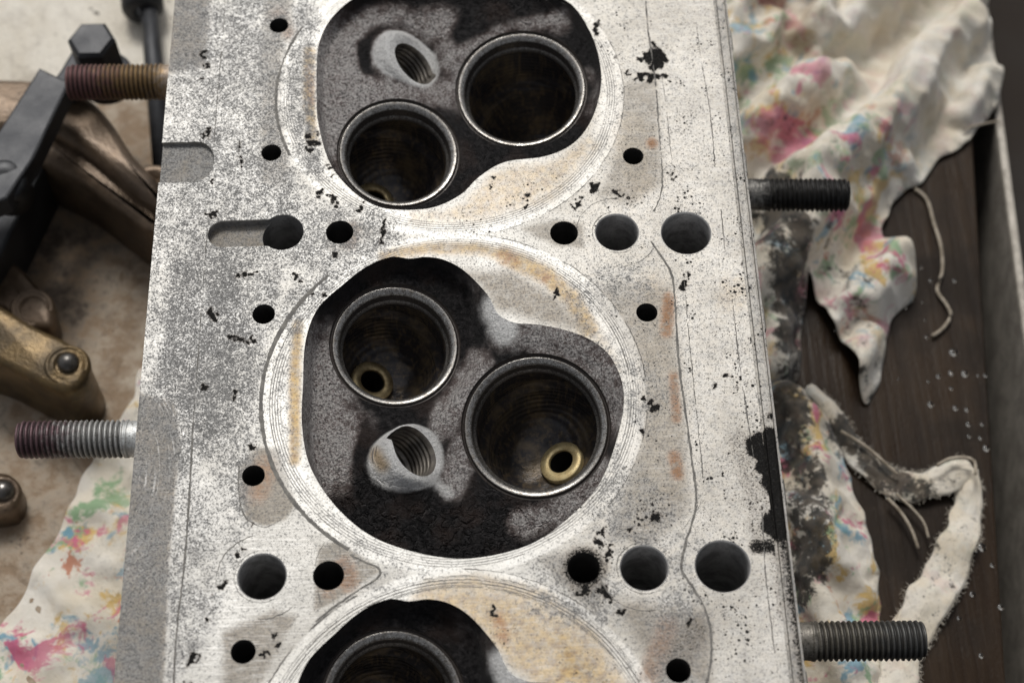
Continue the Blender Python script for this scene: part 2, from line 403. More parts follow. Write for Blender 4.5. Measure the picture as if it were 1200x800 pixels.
def m_bench():
    g = G('oily_dark_bench')
    st = g.noise(1, 5, .65, g.xf((.22, .012, 1), rot=.06)); n = g.noise(.03, 5, .6); f = g.noise(.8, 4, .7)
    c = g.mix(g.step(st, .35, .65), (.020, .0120, .0070), (.036, .0235, .0145))
    c = g.mix(g.mul(g.step(n, .42, .62), .7), c, (.010, .007, .005))
    c = g.mix(g.mul(g.step(f, .58, .72), .3), c, (.07, .057, .045))
    g.bump(g.add(g.mul(st, 2), g.mul(f, .6)), .35, .4)
    return g.out(c, g.step(n, .3, .7, .22, .55), 0.0, Specular_IOR_Level=.10)

MD, MC, MSEAT, MPORT, MCLOTH, MSHEET, MBENCH = m_deck(), m_chamber(), m_seat(), m_port(), m_cloth(), m_sheet(), m_bench()
MCAST = m_simple('cast_aluminium', (.40, .39, .36), (.22, .21, .19), .12, .5, .5, .5, .4, 1.6, (.08, .07, .06))
def m_hole():
    g = G('sooted_bore'); n = g.noise(.25, 5, .65); f = g.noise(2.2, 3, .65); zs = g.n('SeparateXYZ'); g.t.links.new(g.mm(), zs.inputs[0])
    c = g.mix(g.step(n, .35, .65), (.38, .376, .372), (.20, .197, .194)); st = g.mth('SINE', g.mul(zs.outputs[2], 7.0))
    c = g.mix(g.mul(g.step(f, .55, .7), .5), c, (.07, .06, .05))
    c = g.mix(g.step(zs.outputs[2], -.5, -.1), c, (.66, .65, .63))
    g.bump(g.add(g.mul(st, .3), f), .35, .15)
    return g.out(c, .36, .5)
MHOLE = m_hole()
MBLACK = m_simple('near_black_hole_lining', (.012, .011, .010), (.022, .020, .018), .4, .5, 0.0)  # even near-black lining for water holes and guide bores
MBRASS = m_simple('brass_guide', (.80, .66, .36), (.62, .48, .24), .6, .42, .45, .2, .06, 3, (.14, .10, .05))
MBRASSD = m_simple('sooted_brass_guide', (.62, .50, .28), (.34, .26, .14), .5, .4, .7, .2, .06, 3, (.05, .04, .03))
MTHREAD = m_simple('sooted_thread', (.20, .18, .155), (.10, .09, .08), .5, .36, .5, .2, .06)
MLINE = m_simple('gasket_residue_and_step_shade', (.085, .08, .074), (.21, .20, .18), .5, .8, 0.0)
MIRON = m_simple('black_steel', (.024, .025, .028), (.045, .047, .052), .1, .5, .5, .3, .15, 1.8, (.03, .03, .032))
MBROWN = m_simple('oily_brown_iron', (.09, .062, .040), (.19, .135, .09), .07, .38, .45, .7, .3, .8, (.06, .04, .025))
MGOLD = m_simple('varnished_iron', (.15, .10, .042), (.065, .046, .024), .10, .36, .5, .7, .3, 1.2, (.07, .045, .02))
MBALL = m_simple('worn_steel_screw', (.16, .15, .14), (.08, .075, .07), .4, .3, .8, .2, .08)
MRAIL = m_simple('dull_grey_metal', (.50, .46, .40), (.30, .27, .23), .12, .65, .05, .3, .2, 1.2, (.09, .08, .07))
MFRAY = m_simple('cotton_fray', (.66, .62, .54), (.45, .40, .33), .3, .9, 0.0)
MYARN = m_simple('cotton_yarn', (.40, .35, .28), (.22, .185, .14), .3, .9, 0.0)
def _drop():
    g = G('liquid_drop'); g.out((.80, .76, .70), .08, 0.0, Transmission_Weight=1.0, IOR=1.33); return g.m
MDROP = _drop()

# ------------------------------------------------------------------ setting: bench
ZT = -85.0
def grid_sheet(x0, x1, y0, y1, sp):
    xs = np.linspace(x0, x1, int((x1-x0)/sp)+1); ys = np.linspace(y0, y1, int((y1-y0)/sp)+1)
    v = np.array([(x, y) for y in ys for x in xs]); n = len(xs)
    f = [(j*n+i, j*n+i+1, (j+1)*n+i+1, (j+1)*n+i) for j in range(len(ys)-1) for i in range(n-1)]
    return v, f
e0, e1 = P1(1136, 100, ZT), P1(1179, 800, ZT)              # where the bench board ends
def ex(y, off=0.0): return e0[0]+(e1[0]-e0[0])*(y-e0[1])/(e1[1]-e0[1])+off
ya, yb = -420.0, 620.0
board = [(-520, ya), (ex(ya), ya), (ex(yb), yb), (-520, yb)]
v, f = slab(board, ZT-24, ZT, .8)
o = mk('workbench', v, f, MBENCH, smooth=False); o['kind'] = 'structure'
v, f = grid_sheet(-1500, 1500, -1200, 1800, 300)
o = mk('floor', np.column_stack([v, np.full(len(v), ZT-60)]), f, m_simple('dark_floor', (.012, .0085, .006), (.022, .016, .012), .01, .9), smooth=False); o['kind'] = 'structure'

# ------------------------------------------------------------------ cylinder head
head = thing('cylinder_head', 'upturned aluminium cylinder head with sooty combustion chambers and threaded studs', 'cylinder head', (0, 0, ZT))
XL, XR, YB, YT = -70.4, 67.7, -139.0, 139.0

# chamber outlines (plane coordinates)
O1 = P([(358, 400), (355, 450), (354, 500), (365, 550), (400, 600), (450, 635), (530, 654), (600, 645), (650, 620), (700, 570), (724, 510), (731, 460), (717, 420), (692, 398), (660, 386), (628, 380), (603, 378), (584, 368), (571, 345), (545, 318), (522, 305), (500, 301), (480, 303), (458, 301), (430, 312), (400, 335), (372, 362)])
O0 = P([(374, 50), (371, 80), (371, 115), (373, 145), (386, 190), (411, 222), (440, 241), (470, 246), (508, 243), (540, 228), (562, 207), (592, 190), (640, 183), (672, 168), (692, 143), (703, 110), (704, 80), (695, 45), (676, 12), (655, -4), (620, -22), (570, -32), (515, -34), (460, -25), (415, -2), (388, 22)])
def seat_spec(px, r, z, thx, thy, gpx, gz, guide=True):
    c = P1(*px, z); n = np.array([math.sin(thx), -math.sin(thy), 1.]); n /= np.linalg.norm(n)
    gd = P1(*gpx, gz)
    return dict(c=np.array([c[0], c[1], z]), r=r, n=n, g=np.array([gd[0], gd[1], gz]), guide=guide)
R_ = math.radians
SEATS1 = [seat_spec((463, 404), 15.3, -7.5, R_(5), R_(10), (437, 446), -27), seat_spec((628, 499), 17.0, -7.5, R_(-3), R_(15), (657, 540), -26)]
SEATS0 = [seat_spec((467, 179), 15.3, -7.0, R_(5), R_(8), (440, 234), -28), seat_spec((611, 104), 16.9, -7.5, R_(-3), R_(9), (645, 196), -34)]
PLUG1 = dict(c=P1(486, 528, -6), ang=0, px=(486, 528)); PLUG0 = dict(c=P1(485, 75, -6), px=(485, 75))

def shift(sp, dy):
    r = dict(sp); r['c'] = sp['c']+np.array([0, dy, 0]); r['g'] = sp['g']+np.array([0, dy, 0]); return r
CH = [dict(out=O0, seats=SEATS0, plug=P1(485, 75, -6.5), bore=BORES[0], dy=0, i=0),
      dict(out=O1, seats=SEATS1, plug=P1(486, 528, -6.5), bore=BORES[1], dy=0, i=1),
      dict(out=O1-np.array([0, S_]), seats=[shift(s, -S_) for s in SEATS1], plug=P1(486, 528, -6.5)-np.array([0, S_]), bore=BORES[2], dy=S_, i=2)]
for c in CH: c['loop'] = spline(c['out'], True, .9)

# hole lists
BOLT = []; WATER = []
rowA, rowB = 43.0, -42.4
BOLT += [(P1(307, 675), 5.0), (P1(723, 272), 4.95), (P1(755, 665), 4.95), (P1(804, 273), 5.7), (P1(847, 663), 5.7)]
SLOTB = P1(331, 272)
BOLT += [(np.array([-40.5, 127.5]), 5.0), (np.array([39.2, 127.3]), 4.95), (np.array([55.5, 127]), 5.7), (np.array([-41.3, -127.3]), 5.0), (np.array([39.8, -127.3]), 4.95), (np.array([56.4, -127.4]), 5.7)]
WATER += [(P1(398, 272), 3.15), (P1(385, 674), 3.2), (P1(661, 273), 3.2), (P1(684, 665), 3.4)]
WATER += [(P1(327, 30), 2.3), (P1(318, 179), 2.35), (P1(309, 368), 2.5), (P1(297, 557), 2.4), (P1(285, 763), 2.5), (P1(742, 183), 2.4), (P1(758, 366), 2.35), (P1(795, 785), 2.5)]
loops = []
# deck rim with the milled notch at the left edge
nt_, nb_ = P1(235, 166)[1], P1(235, 213)[1]; nc = (nt_+nb_)/2; nr = (nt_-nb_)/2; nx = P1(251, 190)[0]-nr*.75
notch = [(nx+nr*.75*math.cos(a), nc+nr*math.sin(a)) for a in np.linspace(math.pi/2, -math.pi/2, 15)]
rim = [(XL, YB), (XR, YB), (XR, YT), (XL, YT), (XL, nt_)]+notch+[(XL, nb_)]
def dense(poly, step=2.0):
    out = []
    for i in range(len(poly)):
        a, b = np.array(poly[i], float), np.array(poly[(i+1) % len(poly)], float)
        m = max(1, int(np.linalg.norm(b-a)/step)); out += [a+(b-a)*k/m for k in range(m)]
    return np.array(out)
rimd = dense(rim)
# slot joined to a bolt hole
sl_c = P1(262, 273.5); sr = 3.75; br = 5.0; sl_c[1] = SLOTB[1]-.1
da = math.asin(sr/br)
slot = [(sl_c[0]+sr*math.cos(a), sl_c[1]+sr*math.sin(a)) for a in np.linspace(math.pi/2, 1.5*math.pi, 17)]
slot += [(SLOTB[0]+br*math.cos(a), SLOTB[1]+br*math.sin(a)) for a in np.linspace(math.pi+da, 3*math.pi-da, 37)]
slot = np.array(slot)
holes = [c['loop'] for c in CH]+[slot]+[circle(c, r+.3, 44) for c, r in BOLT]+[circle(c, r+.12, 30) for c, r in WATER]
def deck_in(p):
    m = poly_inside(p, rimd)
    for h in holes: m &= ~poly_inside(p, h)
    return m
dv, df = cdt([rimd]+holes, deck_in, .68)
D3 = np.column_stack([dv, np.zeros(len(dv))])
q = PX(D3)

# --- where each kind of wear lies, in photo pixels on the deck
def L(*s):                       # strokes -> max field
    o = np.zeros(len(q))
    for s_ in s:
        line, r, a = s_[0], s_[1], s_[2]; so_ = s_[3] if len(s_) > 3 else .7
        o = np.maximum(o, a*stroke(q, line, r, so_))
    return o
def A(*s):
    o = np.zeros(len(q))
    for poly, soft, a in s: o = np.maximum(o, a*poly_soft(q, poly, soft))
    return o
spk = A(([(205, -30), (340, -30), (335, 60), (330, 150), (350, 220), (420, 260), (330, 330), (310, 420), (300, 520), (210, 560), (165, 470), (180, 270), (200, 80)], 14, .50),
        ([(190, 280), (300, 300), (310, 360), (295, 500), (230, 540), (175, 450), (180, 350)], 30, .74),
        ([(345, -10), (375, 10), (368, 60), (368, 150), (385, 215), (350, 200), (333, 120)], 8, .5),
        ([(330, 240), (450, 240), (470, 280), (400, 330), (340, 400), (320, 380), (350, 320)], 14, .48),
        ([(205, 560), (300, 520), (290, 620), (275, 660), (240, 760), (200, 800), (190, 700)], 12, .42),
        ([(160, 460), (205, 470), (205, 570), (190, 800), (130, 800), (150, 560)], 6, .45),
        ([(310, 400), (345, 400), (340, 560), (330, 560)], 10, .14),
        ([(340, 560), (520, 680), (440, 720), (350, 620)], 14, .1))
spk *= 1-.62*L(([(240, 560), (262, 610), (245, 680)], 20, 1, .8), ([(395, 212), (420, 235)], 18, .8), ([(215, 130), (208, 155)], 16, .55), ([(195, 300), (185, 400), (172, 450)], 8, .7), ([(345, 330), (360, 320)], 16, .6))
right = sstep(600, 700, q[:, 0])
spk = np.maximum(spk, .06*right)
spk = np.maximum(spk, L(([(680, 420), (760, 470)], 40, .22), ([(700, 560), (780, 640)], 50, .24), ([(650, 690), (700, 700)], 40, .3), ([(790, 720), (790, 790)], 35, .38), ([(690, 350), (740, 330)], 30, .25)))
pit = A(([(770, 90), (850, 0), (880, 250), (890, 320), (930, 560), (930, 800), (820, 800), (800, 690), (810, 560), (790, 350)], 10, .46)) 
pit = np.maximum(pit, .30*right*(1-pit))
pit = np.maximum(pit, L(([(770, 590), (720, 620), (700, 690)], 28, .62), ([(830, 590), (840, 620), (880, 650)], 26, .62), ([(920, 560), (940, 760)], 12, .8), ([(640, 215), (560, 260)], 30, .42), ([(690, 240), (770, 240)], 12, .5), ([(870, 250), (900, 480)], 20, .60), ([(850, 470), (890, 460)], 22, .55), ([(820, 530), (830, 600)], 14, .6), ([(575, 700), (600, 760)], 20, .45), ([(690, 30), (740, 120)], 14, .4), ([(800, 90), (830, 130)], 22, .5)))
drk = A(([(150, 458), (203, 470), (212, 520), (205, 570), (197, 660), (190, 810), (120, 810), (140, 560)], 4, .82),
        ([(195, -30), (247, -30), (243, 40), (238, 78), (196, 86)], 6, .75),
        ([(312, -30), (348, -30), (332, 60), (328, 120), (340, 200), (335, 215), (305, 215), (306, 90)], 6, .42),
        ([(281, 545), (300, 525), (325, 525), (347, 590), (335, 607), (312, 616), (290, 608), (280, 580)], 4, .62),
        ([(374, 640), (396, 634), (446, 668), (390, 706), (368, 716), (371, 670)], 3, .55),
        ([(262, 740), (320, 715), (348, 722), (300, 810), (262, 810)], 7, .5),
        ([(612, 268), (652, 258), (684, 262), (684, 290), (650, 288)], 4, .42),
        ([(728, 100), (770, 90), (776, 215), (740, 240), (700, 230), (728, 170)], 8, .38),
        ([(690, 340), (730, 330), (786, 335), (806, 520), (806, 600), (760, 640), (712, 630), (750, 520), (752, 440)], 10, .40),
        ([(632, 655), (690, 640), (715, 660), (700, 720), (672, 700)], 8, .45),
        ([(720, 700), (830, 715), (834, 800), (770, 800)], 12, .45),
        ([(385, 258), (430, 262), (440, 275), (400, 300), (380, 290)], 6, .3),
        ([(535, 318), (600, 318), (650, 345), (695, 390), (620, 374), (582, 362), (560, 335)], 10, .42),
        ([(480, 655), (470, 670), (400, 740), (300, 800), (330, 740), (420, 680)], 14, .16))
tan = L(([(450, 300), (500, 291), (560, 291), (612, 304)], 8, .75), ([(590, 298), (640, 322), (672, 350), (690, 385)], 12, .85), ([(349, 380), (345, 430), (345, 540)], 7, .9), ([(362, 60), (361, 110), (365, 165)], 7, 1.0),
        ([(690, 390), (715, 430)], 20, .25), ([(860, 345)], 28, .28), ([(740, 150), (745, 210)], 25, .35), ([(760, 340), (780, 560)], 28, .28))
tan = np.maximum(tan, A(([(520, 250), (545, 238), (575, 205), (600, 195), (650, 190), (690, 160), (705, 170), (650, 235), (560, 262), (480, 262), (480, 250)], 8, .42),
                        ([(560, 672), (640, 690), (700, 740), (745, 810), (640, 810), (600, 780), (570, 745), (545, 720), (480, 702), (500, 680)], 8, .62),
                        ([(650, 720), (740, 810), (640, 810)], 25, .9)))
tan = np.maximum(tan, .10*right)
rust = L(([(403, 664), (408, 680)], 13, .95), ([(385, 692)], 10, .5), ([(414, 268), (410, 284)], 9, .75), ([(327, 18), (338, 38)], 10, .55), ([(310, 548), (300, 575)], 16, .55), ([(764, 168)], 7, .9), ([(784, 350), (781, 388)], 8, .8), ([(789, 440), (793, 490)], 6, .75), ([(790, 535), (794, 555)], 8, .8), ([(782, 735), (762, 790)], 14, .65), ([(590, 300), (600, 305)], 9, .55), ([(362, 80), (364, 120)], 5, .7), ([(640, 325)], 8, .45), ([(585, 725), (590, 745)], 9, .5))
B = [([(768, 62), (774, 80)], 12), ([(757, 66)], 6), ([(748, 70)], 5), ([(779, 88)], 5), ([(745, 90), (752, 88)], 8), ([(735, 85)], 5), ([(701, 30), (697, 40)], 6), ([(667, 14)], 6), ([(720, 67)], 4), ([(786, 204), (789, 210)], 5),
     ([(364, 158), (369, 172)], 9), ([(452, 256), (447, 284)], 4), ([(763, 474), (768, 480)], 7), ([(753, 466)], 4), ([(753, 506)], 4), ([(244, 148), (243, 165)], 6), ([(236, 60), (242, 80)], 5), ([(238, 92)], 4), ([(240, 252), (255, 250)], 6), ([(248, 213)], 4), ([(576, 712), (578, 720)], 6),
     ([(222, 778), (228, 764)], 7), ([(242, 724)], 5), ([(252, 693), (268, 680)], 5), ([(278, 650)], 6), ([(284, 642)], 4), ([(324, 740), (320, 748)], 5), ([(326, 758)], 6), ([(312, 765)], 7), ([(222, 800)], 6), ([(295, 615)], 4),
     ([(652, 344)], 6), ([(705, 686), (712, 700)], 9), ([(705, 622), (698, 640)], 7), ([(686, 690)], 8), ([(765, 604), (775, 608)], 7), ([(740, 620)], 5), ([(716, 640), (710, 655)], 5), ([(720, 720), (732, 715)], 5), ([(808, 728)], 6), ([(690, 216), (700, 222)], 7), ([(682, 232), (672, 246)], 5), ([(720, 226), (735, 232)], 5), ([(618, 230)], 6), ([(617, 243)], 5), ([(578, 208)], 4), ([(575, 220)], 4),  # first entry is a small oval hole, its darkness painted as a patch
     ([(345, 322), (350, 330)], 5), ([(365, 345)], 4), ([(380, 345)], 4), ([(392, 300)], 6), ([(900, 314), (912, 312)], 5), ([(870, 310)], 4), ([(808, 318), (798, 340)], 5), ([(850, 440), (858, 442)], 4), ([(838, 452)], 4), ([(862, 455)], 4), ([(395, 240), (385, 225)], 6), ([(372, 230), (378, 218)], 5),
     ([(420, 250), (425, 240)], 5), ([(450, 268)], 4), ([(385, 190), (390, 205)], 5), ([(280, 165), (283, 195)], 3), ([(245, 365), (255, 372)], 7), ([(270, 395), (300, 400)], 5), ([(275, 325), (300, 318)], 4), ([(240, 455)], 6), ([(278, 462)], 6), ([(640, 40)], 3), ([(290, 520), (296, 526)], 4)]
blk = np.zeros(len(q))
_rb = np.random.default_rng(4)
for l_, r_ in B:
    r_ = r_*(.78 if r_ < 10 else 1); l2 = np.array(l_, float); Lb = np.linalg.norm(l2[-1]-l2[0]); nd = int(5+Lb/r_*3+r_*.7)
    for k in range(nd):
        t_ = _rb.uniform(0, 1); c_ = l2[0]*(1-t_)+l2[-1]*t_+_rb.normal(0, r_*.5, 2); rr_ = r_*_rb.uniform(.16, .44)
        blk = np.maximum(blk, .95*stroke(q, [tuple(c_), tuple(c_+_rb.normal(0, r_*.3, 2))], rr_*1.15, 1.0))
blk = np.maximum(blk, 1.6*poly_soft(q, [(876, 516), (890, 507), (905, 511), (922, 504), (924, 560), (936, 625), (920, 621), (906, 628), (893, 618), (896, 605), (909, 597), (905, 578), (893, 566), (896, 556), (886, 549), (890, 538), (877, 530)], 8))
blk = np.maximum(blk, L(([(870, 520), (885, 560), (890, 600), (895, 630)], 26, .42), ([(915, 640), (925, 720)], 20, .45), ([(886, 640), (915, 640)], 11, .70), ([(925, 640), (932, 690)], 8, .8), ([(684, 665)], 30, .80), ([(755, 665)], 31, .46), ([(847, 663)], 34, .45), ([(795, 770), (815, 740)], 26, .42), ([(920, 470), (922, 500)], 6, .7), ([(930, 650), (940, 760)], 10, .5)))
blk += .10*sstep(.4, .8, spk)
scr = A(([(225, 640), (280, 610), (370, 610), (460, 680), (380, 740), (300, 810), (180, 810), (210, 740)], 12, .9), ([(330, 560), (500, 680), (420, 720), (340, 640)], 20, .4)); scr = np.maximum(scr, .34)
swl = L(([(175, 470), (200, 490), (205, 540)], 26, 1.0, .9), ([(165, 560), (180, 600)], 22, .8), ([(150, 620), (180, 700)], 20, .45))
deck = mk('deck_face', D3, df, MD, head, smooth=False, attrs=dict(spk=spk, drk=drk, tan=tan, rust=rust, blk=blk, scr=scr, swl=swl, pit=pit))

# raised edge along the right side: groove then narrow lip
def strip(name, prof, y0, y1, at):
    n = 140; ys = np.linspace(y0, y1, n)
    v = np.array([(x, y, z) for y in ys for x, z in prof]); m = len(prof)
    f = [(j*m+i, j*m+i+1, (j+1)*m+i+1, (j+1)*m+i) for j in range(n-1) for i in range(m-1)]
    p = PX(v)
    d = {k: np.zeros(len(v)) for k in ('spk', 'drk', 'tan', 'rust', 'blk', 'scr', 'swl', 'pit')}
    d['drk'] += .22; d['pit'] += .45; d['spk'] += .12
    d['blk'] = np.maximum(1.6*poly_soft(p, [(895, 504), (935, 504), (960, 632), (900, 632)], 7), np.maximum(.6*stroke(p, [(925, 640), (950, 800)], 20, .8), .8*stroke(p, [(905, 485), (925, 495)], 6)))
    d['blk'] = np.where(v[:, 0] > XR+3.0, .10, np.maximum(d['blk'], .06))
    return mk(name, v, f, MD, head, smooth=False, attrs=d)
strip('edge_lip', [(XR, 0), (XR+.15, -.9), (XR+.75, -.9), (XR+.9, -.25), (XR+2.4, -.25), (XR+2.55, -1.0), (XR+2.9, -1.0), (XR+3.05, -.45), (XR+3.5, -.5), (XR+3.6, -1.2)], YB, YT, None)

# block body below the deck
bx0, bx1 = XL, XR+3.6
body_r = [(bx0, YB), (bx1, YB), (bx1, YT), (bx0, YT)]
bd = [np.column_stack([dense(body_r, 6), np.full(len(dense(body_r, 6)), z)]) for z in (-6.0, ZT+.2)]
parts = [loft([bd[1], bd[0]], True, False)]
# side walls up to the deck on the plain sides, and around the notch
wl = rimd; parts.append(loft([np.column_stack([wl, np.full(len(wl), -6.0)]), np.column_stack([wl, np.zeros(len(wl))-.001])]))
ys = (YB, YT)
parts.append((np.array([(bx1, YB, -6), (bx1, YT, -6), (bx1, YT, -1.2), (bx1, YB, -1.2)]), [(0, 1, 2, 3)]))
for y in ys: parts.append((np.array([(XR, y, -6), (bx1, y, -6), (bx1, y, -1.2), (XR, y, -.3)]), [(0, 1, 2, 3) if y < 0 else (3, 2, 1, 0)]))
for sx, x0 in ((-1, bx0), (1, bx1)):
    for yy in (-110, -65, -20, 25, 70, 110):             # casting ribs on the flanks
        parts.append(slab([(x0, yy-3), (x0+sx*2.5, yy-3), (x0+sx*2.5, yy+3), (x0, yy+3)], ZT+4, -12, .8))
v, f = join(parts); mk('body_casting', v, f, MCAST, head, smooth=False)
# notch floor
nv = [(XL, nt_), *notch, (XL, nb_)]; nv = [(x, y, -1.3) for x, y in nv]
nvd, nfd = cdt([dense([(x, y) for x, y, z in nv], .8)], lambda p: poly_inside(p, np.array([(x, y) for x, y, z in nv])), 1.0)
zz = np.zeros(len(nvd))
mk('edge_notch', np.column_stack([nvd, zz-1.3]), nfd, MD, head, smooth=False, attrs=dict(spk=zz+.5, drk=zz+.95, tan=zz, rust=zz, blk=zz, scr=zz, swl=zz, pit=zz))
# slot: wall and floor
lp = slot
mk('slot_wall', *loft([np.column_stack([lp, np.full(len(lp), z)]) for z in (0, -2.4)]), MHOLE, head)
sf = np.array([p for p in slot if np.hypot(*(p-SLOTB)) >= br-.01 and p[0] < SLOTB[0]])
arc = np.array([(SLOTB[0]+br*math.cos(a), SLOTB[1]+br*math.sin(a)) for a in np.linspace(math.pi-da, math.pi+da, 12)])
sfl = np.concatenate([slot[:17], arc[::-1]])
fv, ff = cdt([sfl], lambda p: poly_inside(p, sfl), .9)
zz = np.zeros(len(fv))
mk('slot_floor', np.column_stack([fv, zz-2.4]), ff, MD, head, smooth=False, attrs=dict(spk=zz+.3, drk=zz+.9, tan=zz+.2, rust=zz, blk=zz, scr=zz, swl=zz, pit=zz))
v, f = loft([np.column_stack([circle(SLOTB, br, 44), np.full(44, z)]) for z in (-2.4, -14, -34)], False, True)
mk('bolt_hole', v, f, MHOLE, head)
for c, r in BOLT:
    v, f = loft([np.column_stack([circle(c, rr, 44), np.full(44, z)]) for rr, z in ((r+.3, 0), (r, -.35), (r, -14), (r, -38))], False, True)
    mk('bolt_hole', v, f, MHOLE, head)
for c, r in WATER:
    v, f = loft([np.column_stack([circle(c, rr, 30), np.full(30, z)]) for rr, z in ((r+.12, 0), (r, -.2), (r, -26))], False, True)
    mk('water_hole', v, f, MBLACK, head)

# ------------------------------------------------------------------ combustion chambers
PLUG_AX = np.array([.68, .12, .72]); PLUG_AX /= np.linalg.norm(PLUG_AX)     # out of the hole
PLUG_R = 6.3
def seat_loop(s, r, n=56):
    a, b, x = frame(s['n']); t = np.arange(n)/n*2*math.pi
    return s['c']+np.outer(np.cos(t)*r, a)+np.outer(np.sin(t)*r, b)
def floor_z(p, c):
    """height of the finished chamber roof at plan points p"""
    pl = c['plug']; num = np.zeros(len(p)); den = np.zeros(len(p))
    for s in c['seats']:
        d = np.hypot(p[:, 0]-s['c'][0], p[:, 1]-s['c'][1])/s['r']
        z = s['c'][2]-(s['n'][0]*(p[:, 0]-s['c'][0])+s['n'][1]*(p[:, 1]-s['c'][1]))/s['n'][2]
        wgt = 1/np.maximum(d-.98, .03)**2.2; num += wgt*z; den += wgt
    d = np.hypot((p[:, 0]-pl[0])/.70, p[:, 1]-pl[1])/PLUG_R
    zp = np.clip(-6.5-(PLUG_AX[0]*(p[:, 0]-pl[0])+PLUG_AX[1]*(p[:, 1]-pl[1]))/PLUG_AX[2], -12.8, -.5)
    wgt = 1/np.maximum(d-.98, .04)**1.9; num += wgt*zp; den += wgt
    num += .35*-6.0; den += .35
    return num/den
def plug_ring(c, r, h, n=36):
    a, b, x = frame(PLUG_AX); t = np.arange(n)/n*2*math.pi
    c3 = np.array([c['plug'][0], c['plug'][1], -6.5])
    return c3+np.outer(np.cos(t)*r, a)+np.outer(np.sin(t)*r, b)+PLUG_AX*h
for c in CH:
    loop = c['loop']; seats = c['seats']
    sl_ = [seat_loop(s, s['r']) for s in seats]
    # keep the seat pockets inside the chamber edge
    for k, s3 in enumerate(sl_):
        for it in range(20):
            bad = (~poly_inside(s3[:, :2], loop)) | (seg_dist(s3[:, :2], loop, True) < .5)
            if not bad.any(): break
            ctr = s3.mean(0); s3[bad, :2] += (ctr[:2]-s3[bad, :2])*.02
    pr = plug_ring(c, PLUG_R, 0); a2, b2, _ = frame(PLUG_AX)
    # stretch the mouth along its axis till it lies on the roof
    lam = np.zeros(len(pr))
    for it in range(12):
        p3 = pr+np.outer(lam, PLUG_AX); lam += (floor_z(p3[:, :2], c)-p3[:, 2])*.6
    mouth = pr+np.outer(np.clip(lam, -6, 6), PLUG_AX)
    hl = [s3[:, :2] for s3 in sl_]+[mouth[:, :2]]
    def inside(p, loop=loop, hl=hl):
        m = poly_inside(p, loop)
        for h in hl: m &= ~poly_inside(p, h)
        return m
    v2, f2 = cdt([loop]+hl, inside, .62, .5)
    d = seg_dist(v2, loop, True); fz = floor_z(v2, c)
    # soft, wide slope where the squish pad blends into the roof; crisp wall elsewhere
    px_ = PX(np.column_stack([v2[:, 0], v2[:, 1]+c['dy'], np.zeros(len(v2))]))
    if c['i'] == 0: soft = stroke(px_, [(560, 225), (600, 205)], 10, 1)
    else: soft = np.maximum(stroke(px_, [(585, 366), (600, 384)], 34, 1), .45*stroke(px_, [(640, 384), (700, 405), (722, 440)], 26, 1))
    wdt = 1.7+soft*11
    z = fz*sstep(0, 1, .5+.5*np.clip(d/wdt, 0, 1))*1.0
    z = fz*np.clip(sstep(-.15, 1, d/wdt)-sstep(-.15, 1, 0*d)*(1-np.clip(d/wdt, 0, 1)), 0, 1)
    # boss around the plug
    dp = np.hypot(v2[:, 0]-c['plug'][0], v2[:, 1]-c['plug'][1])
    ang = np.arctan2(v2[:, 1]-c['plug'][1], v2[:, 0]-c['plug'][0])
    dl = np.hypot((v2[:, 0]-c['plug'][0])/PLUG_AX[2], v2[:, 1]-c['plug'][1])/PLUG_R
    e_ = dp*(1-1/np.maximum(dl, .2))                       # distance outside the mouth
    lf = np.clip(np.cos(ang-(2.75 if c['i'] == 0 else 3.45)), 0, 1); bw = 1.7+3.0*lf**1.5
    awy = np.prod([sstep(0, 2.5, np.hypot(v2[:, 0]-s['c'][0], v2[:, 1]-s['c'][1])-s['r']) for s in seats], 0)*sstep(0, 3, d)
    boss = (np.exp(-((e_-bw*.6)/(bw*.42))**2)*(.5+1.1*lf)*sstep(0, 1.2, e_)-.9*np.exp(-((e_-bw*1.75)/1.8)**2)*(.2+.8*lf))*awy
    rim_w = 1.25*(1-sstep(bw*.6, bw*1.7, e_))*(.42+.58*sstep(-.5, .5, np.cos(ang-(2.55 if c['i'] == 0 else 3.7))))
    side = lf
    grain = (wav(v2, 3, 1.0)*.10+wav(v2, 4, 2.2)*.07)*sstep(.2, 2.5, d)
    for s in seats: grain *= sstep(0, 2.0, np.hypot(v2[:, 0]-s['c'][0], v2[:, 1]-s['c'][1])-s['r'])
    crust = np.array([mnoise.fractal((x*.55, y*.55, 3.1*c['i']), .9, 2.1, 4) for x, y in v2])
    pcr = PX(np.column_stack([v2[:, 0], v2[:, 1]+c['dy'], np.full(len(v2), -6.)]))
    crs = stroke(pcr, [(400, 580), (460, 615), (540, 625), (600, 610)], 48, .9) if c['i'] else stroke(pcr, [(430, 0), (520, 5), (580, 30), (640, 10)], 34, .9)
    calm = sstep(bw*.8, bw*1.5, e_)
    z = z+boss+(grain+crust*(.10+.34*crs)*awy)*calm
    V3 = np.column_stack([v2, z])
    # exact heights on the hole edges
    for h3 in sl_+[mouth]:
        for pnt in h3:
            k = np.argmin(np.hypot(v2[:, 0]-pnt[0], v2[:, 1]-pnt[1])); V3[k, 2] = pnt[2]
    on = d < .02; V3[on, 2] = -.002
    p_ = PX(np.column_stack([v2[:, 0], v2[:, 1]+c['dy'], V3[:, 2]]))
    cl = np.zeros(len(v2)); wh = np.zeros(len(v2)); tn = np.zeros(len(v2))
    def S(arr, line, r, a, soft=.9): np.maximum(arr, a*stroke(p_, line, r, soft), out=arr)
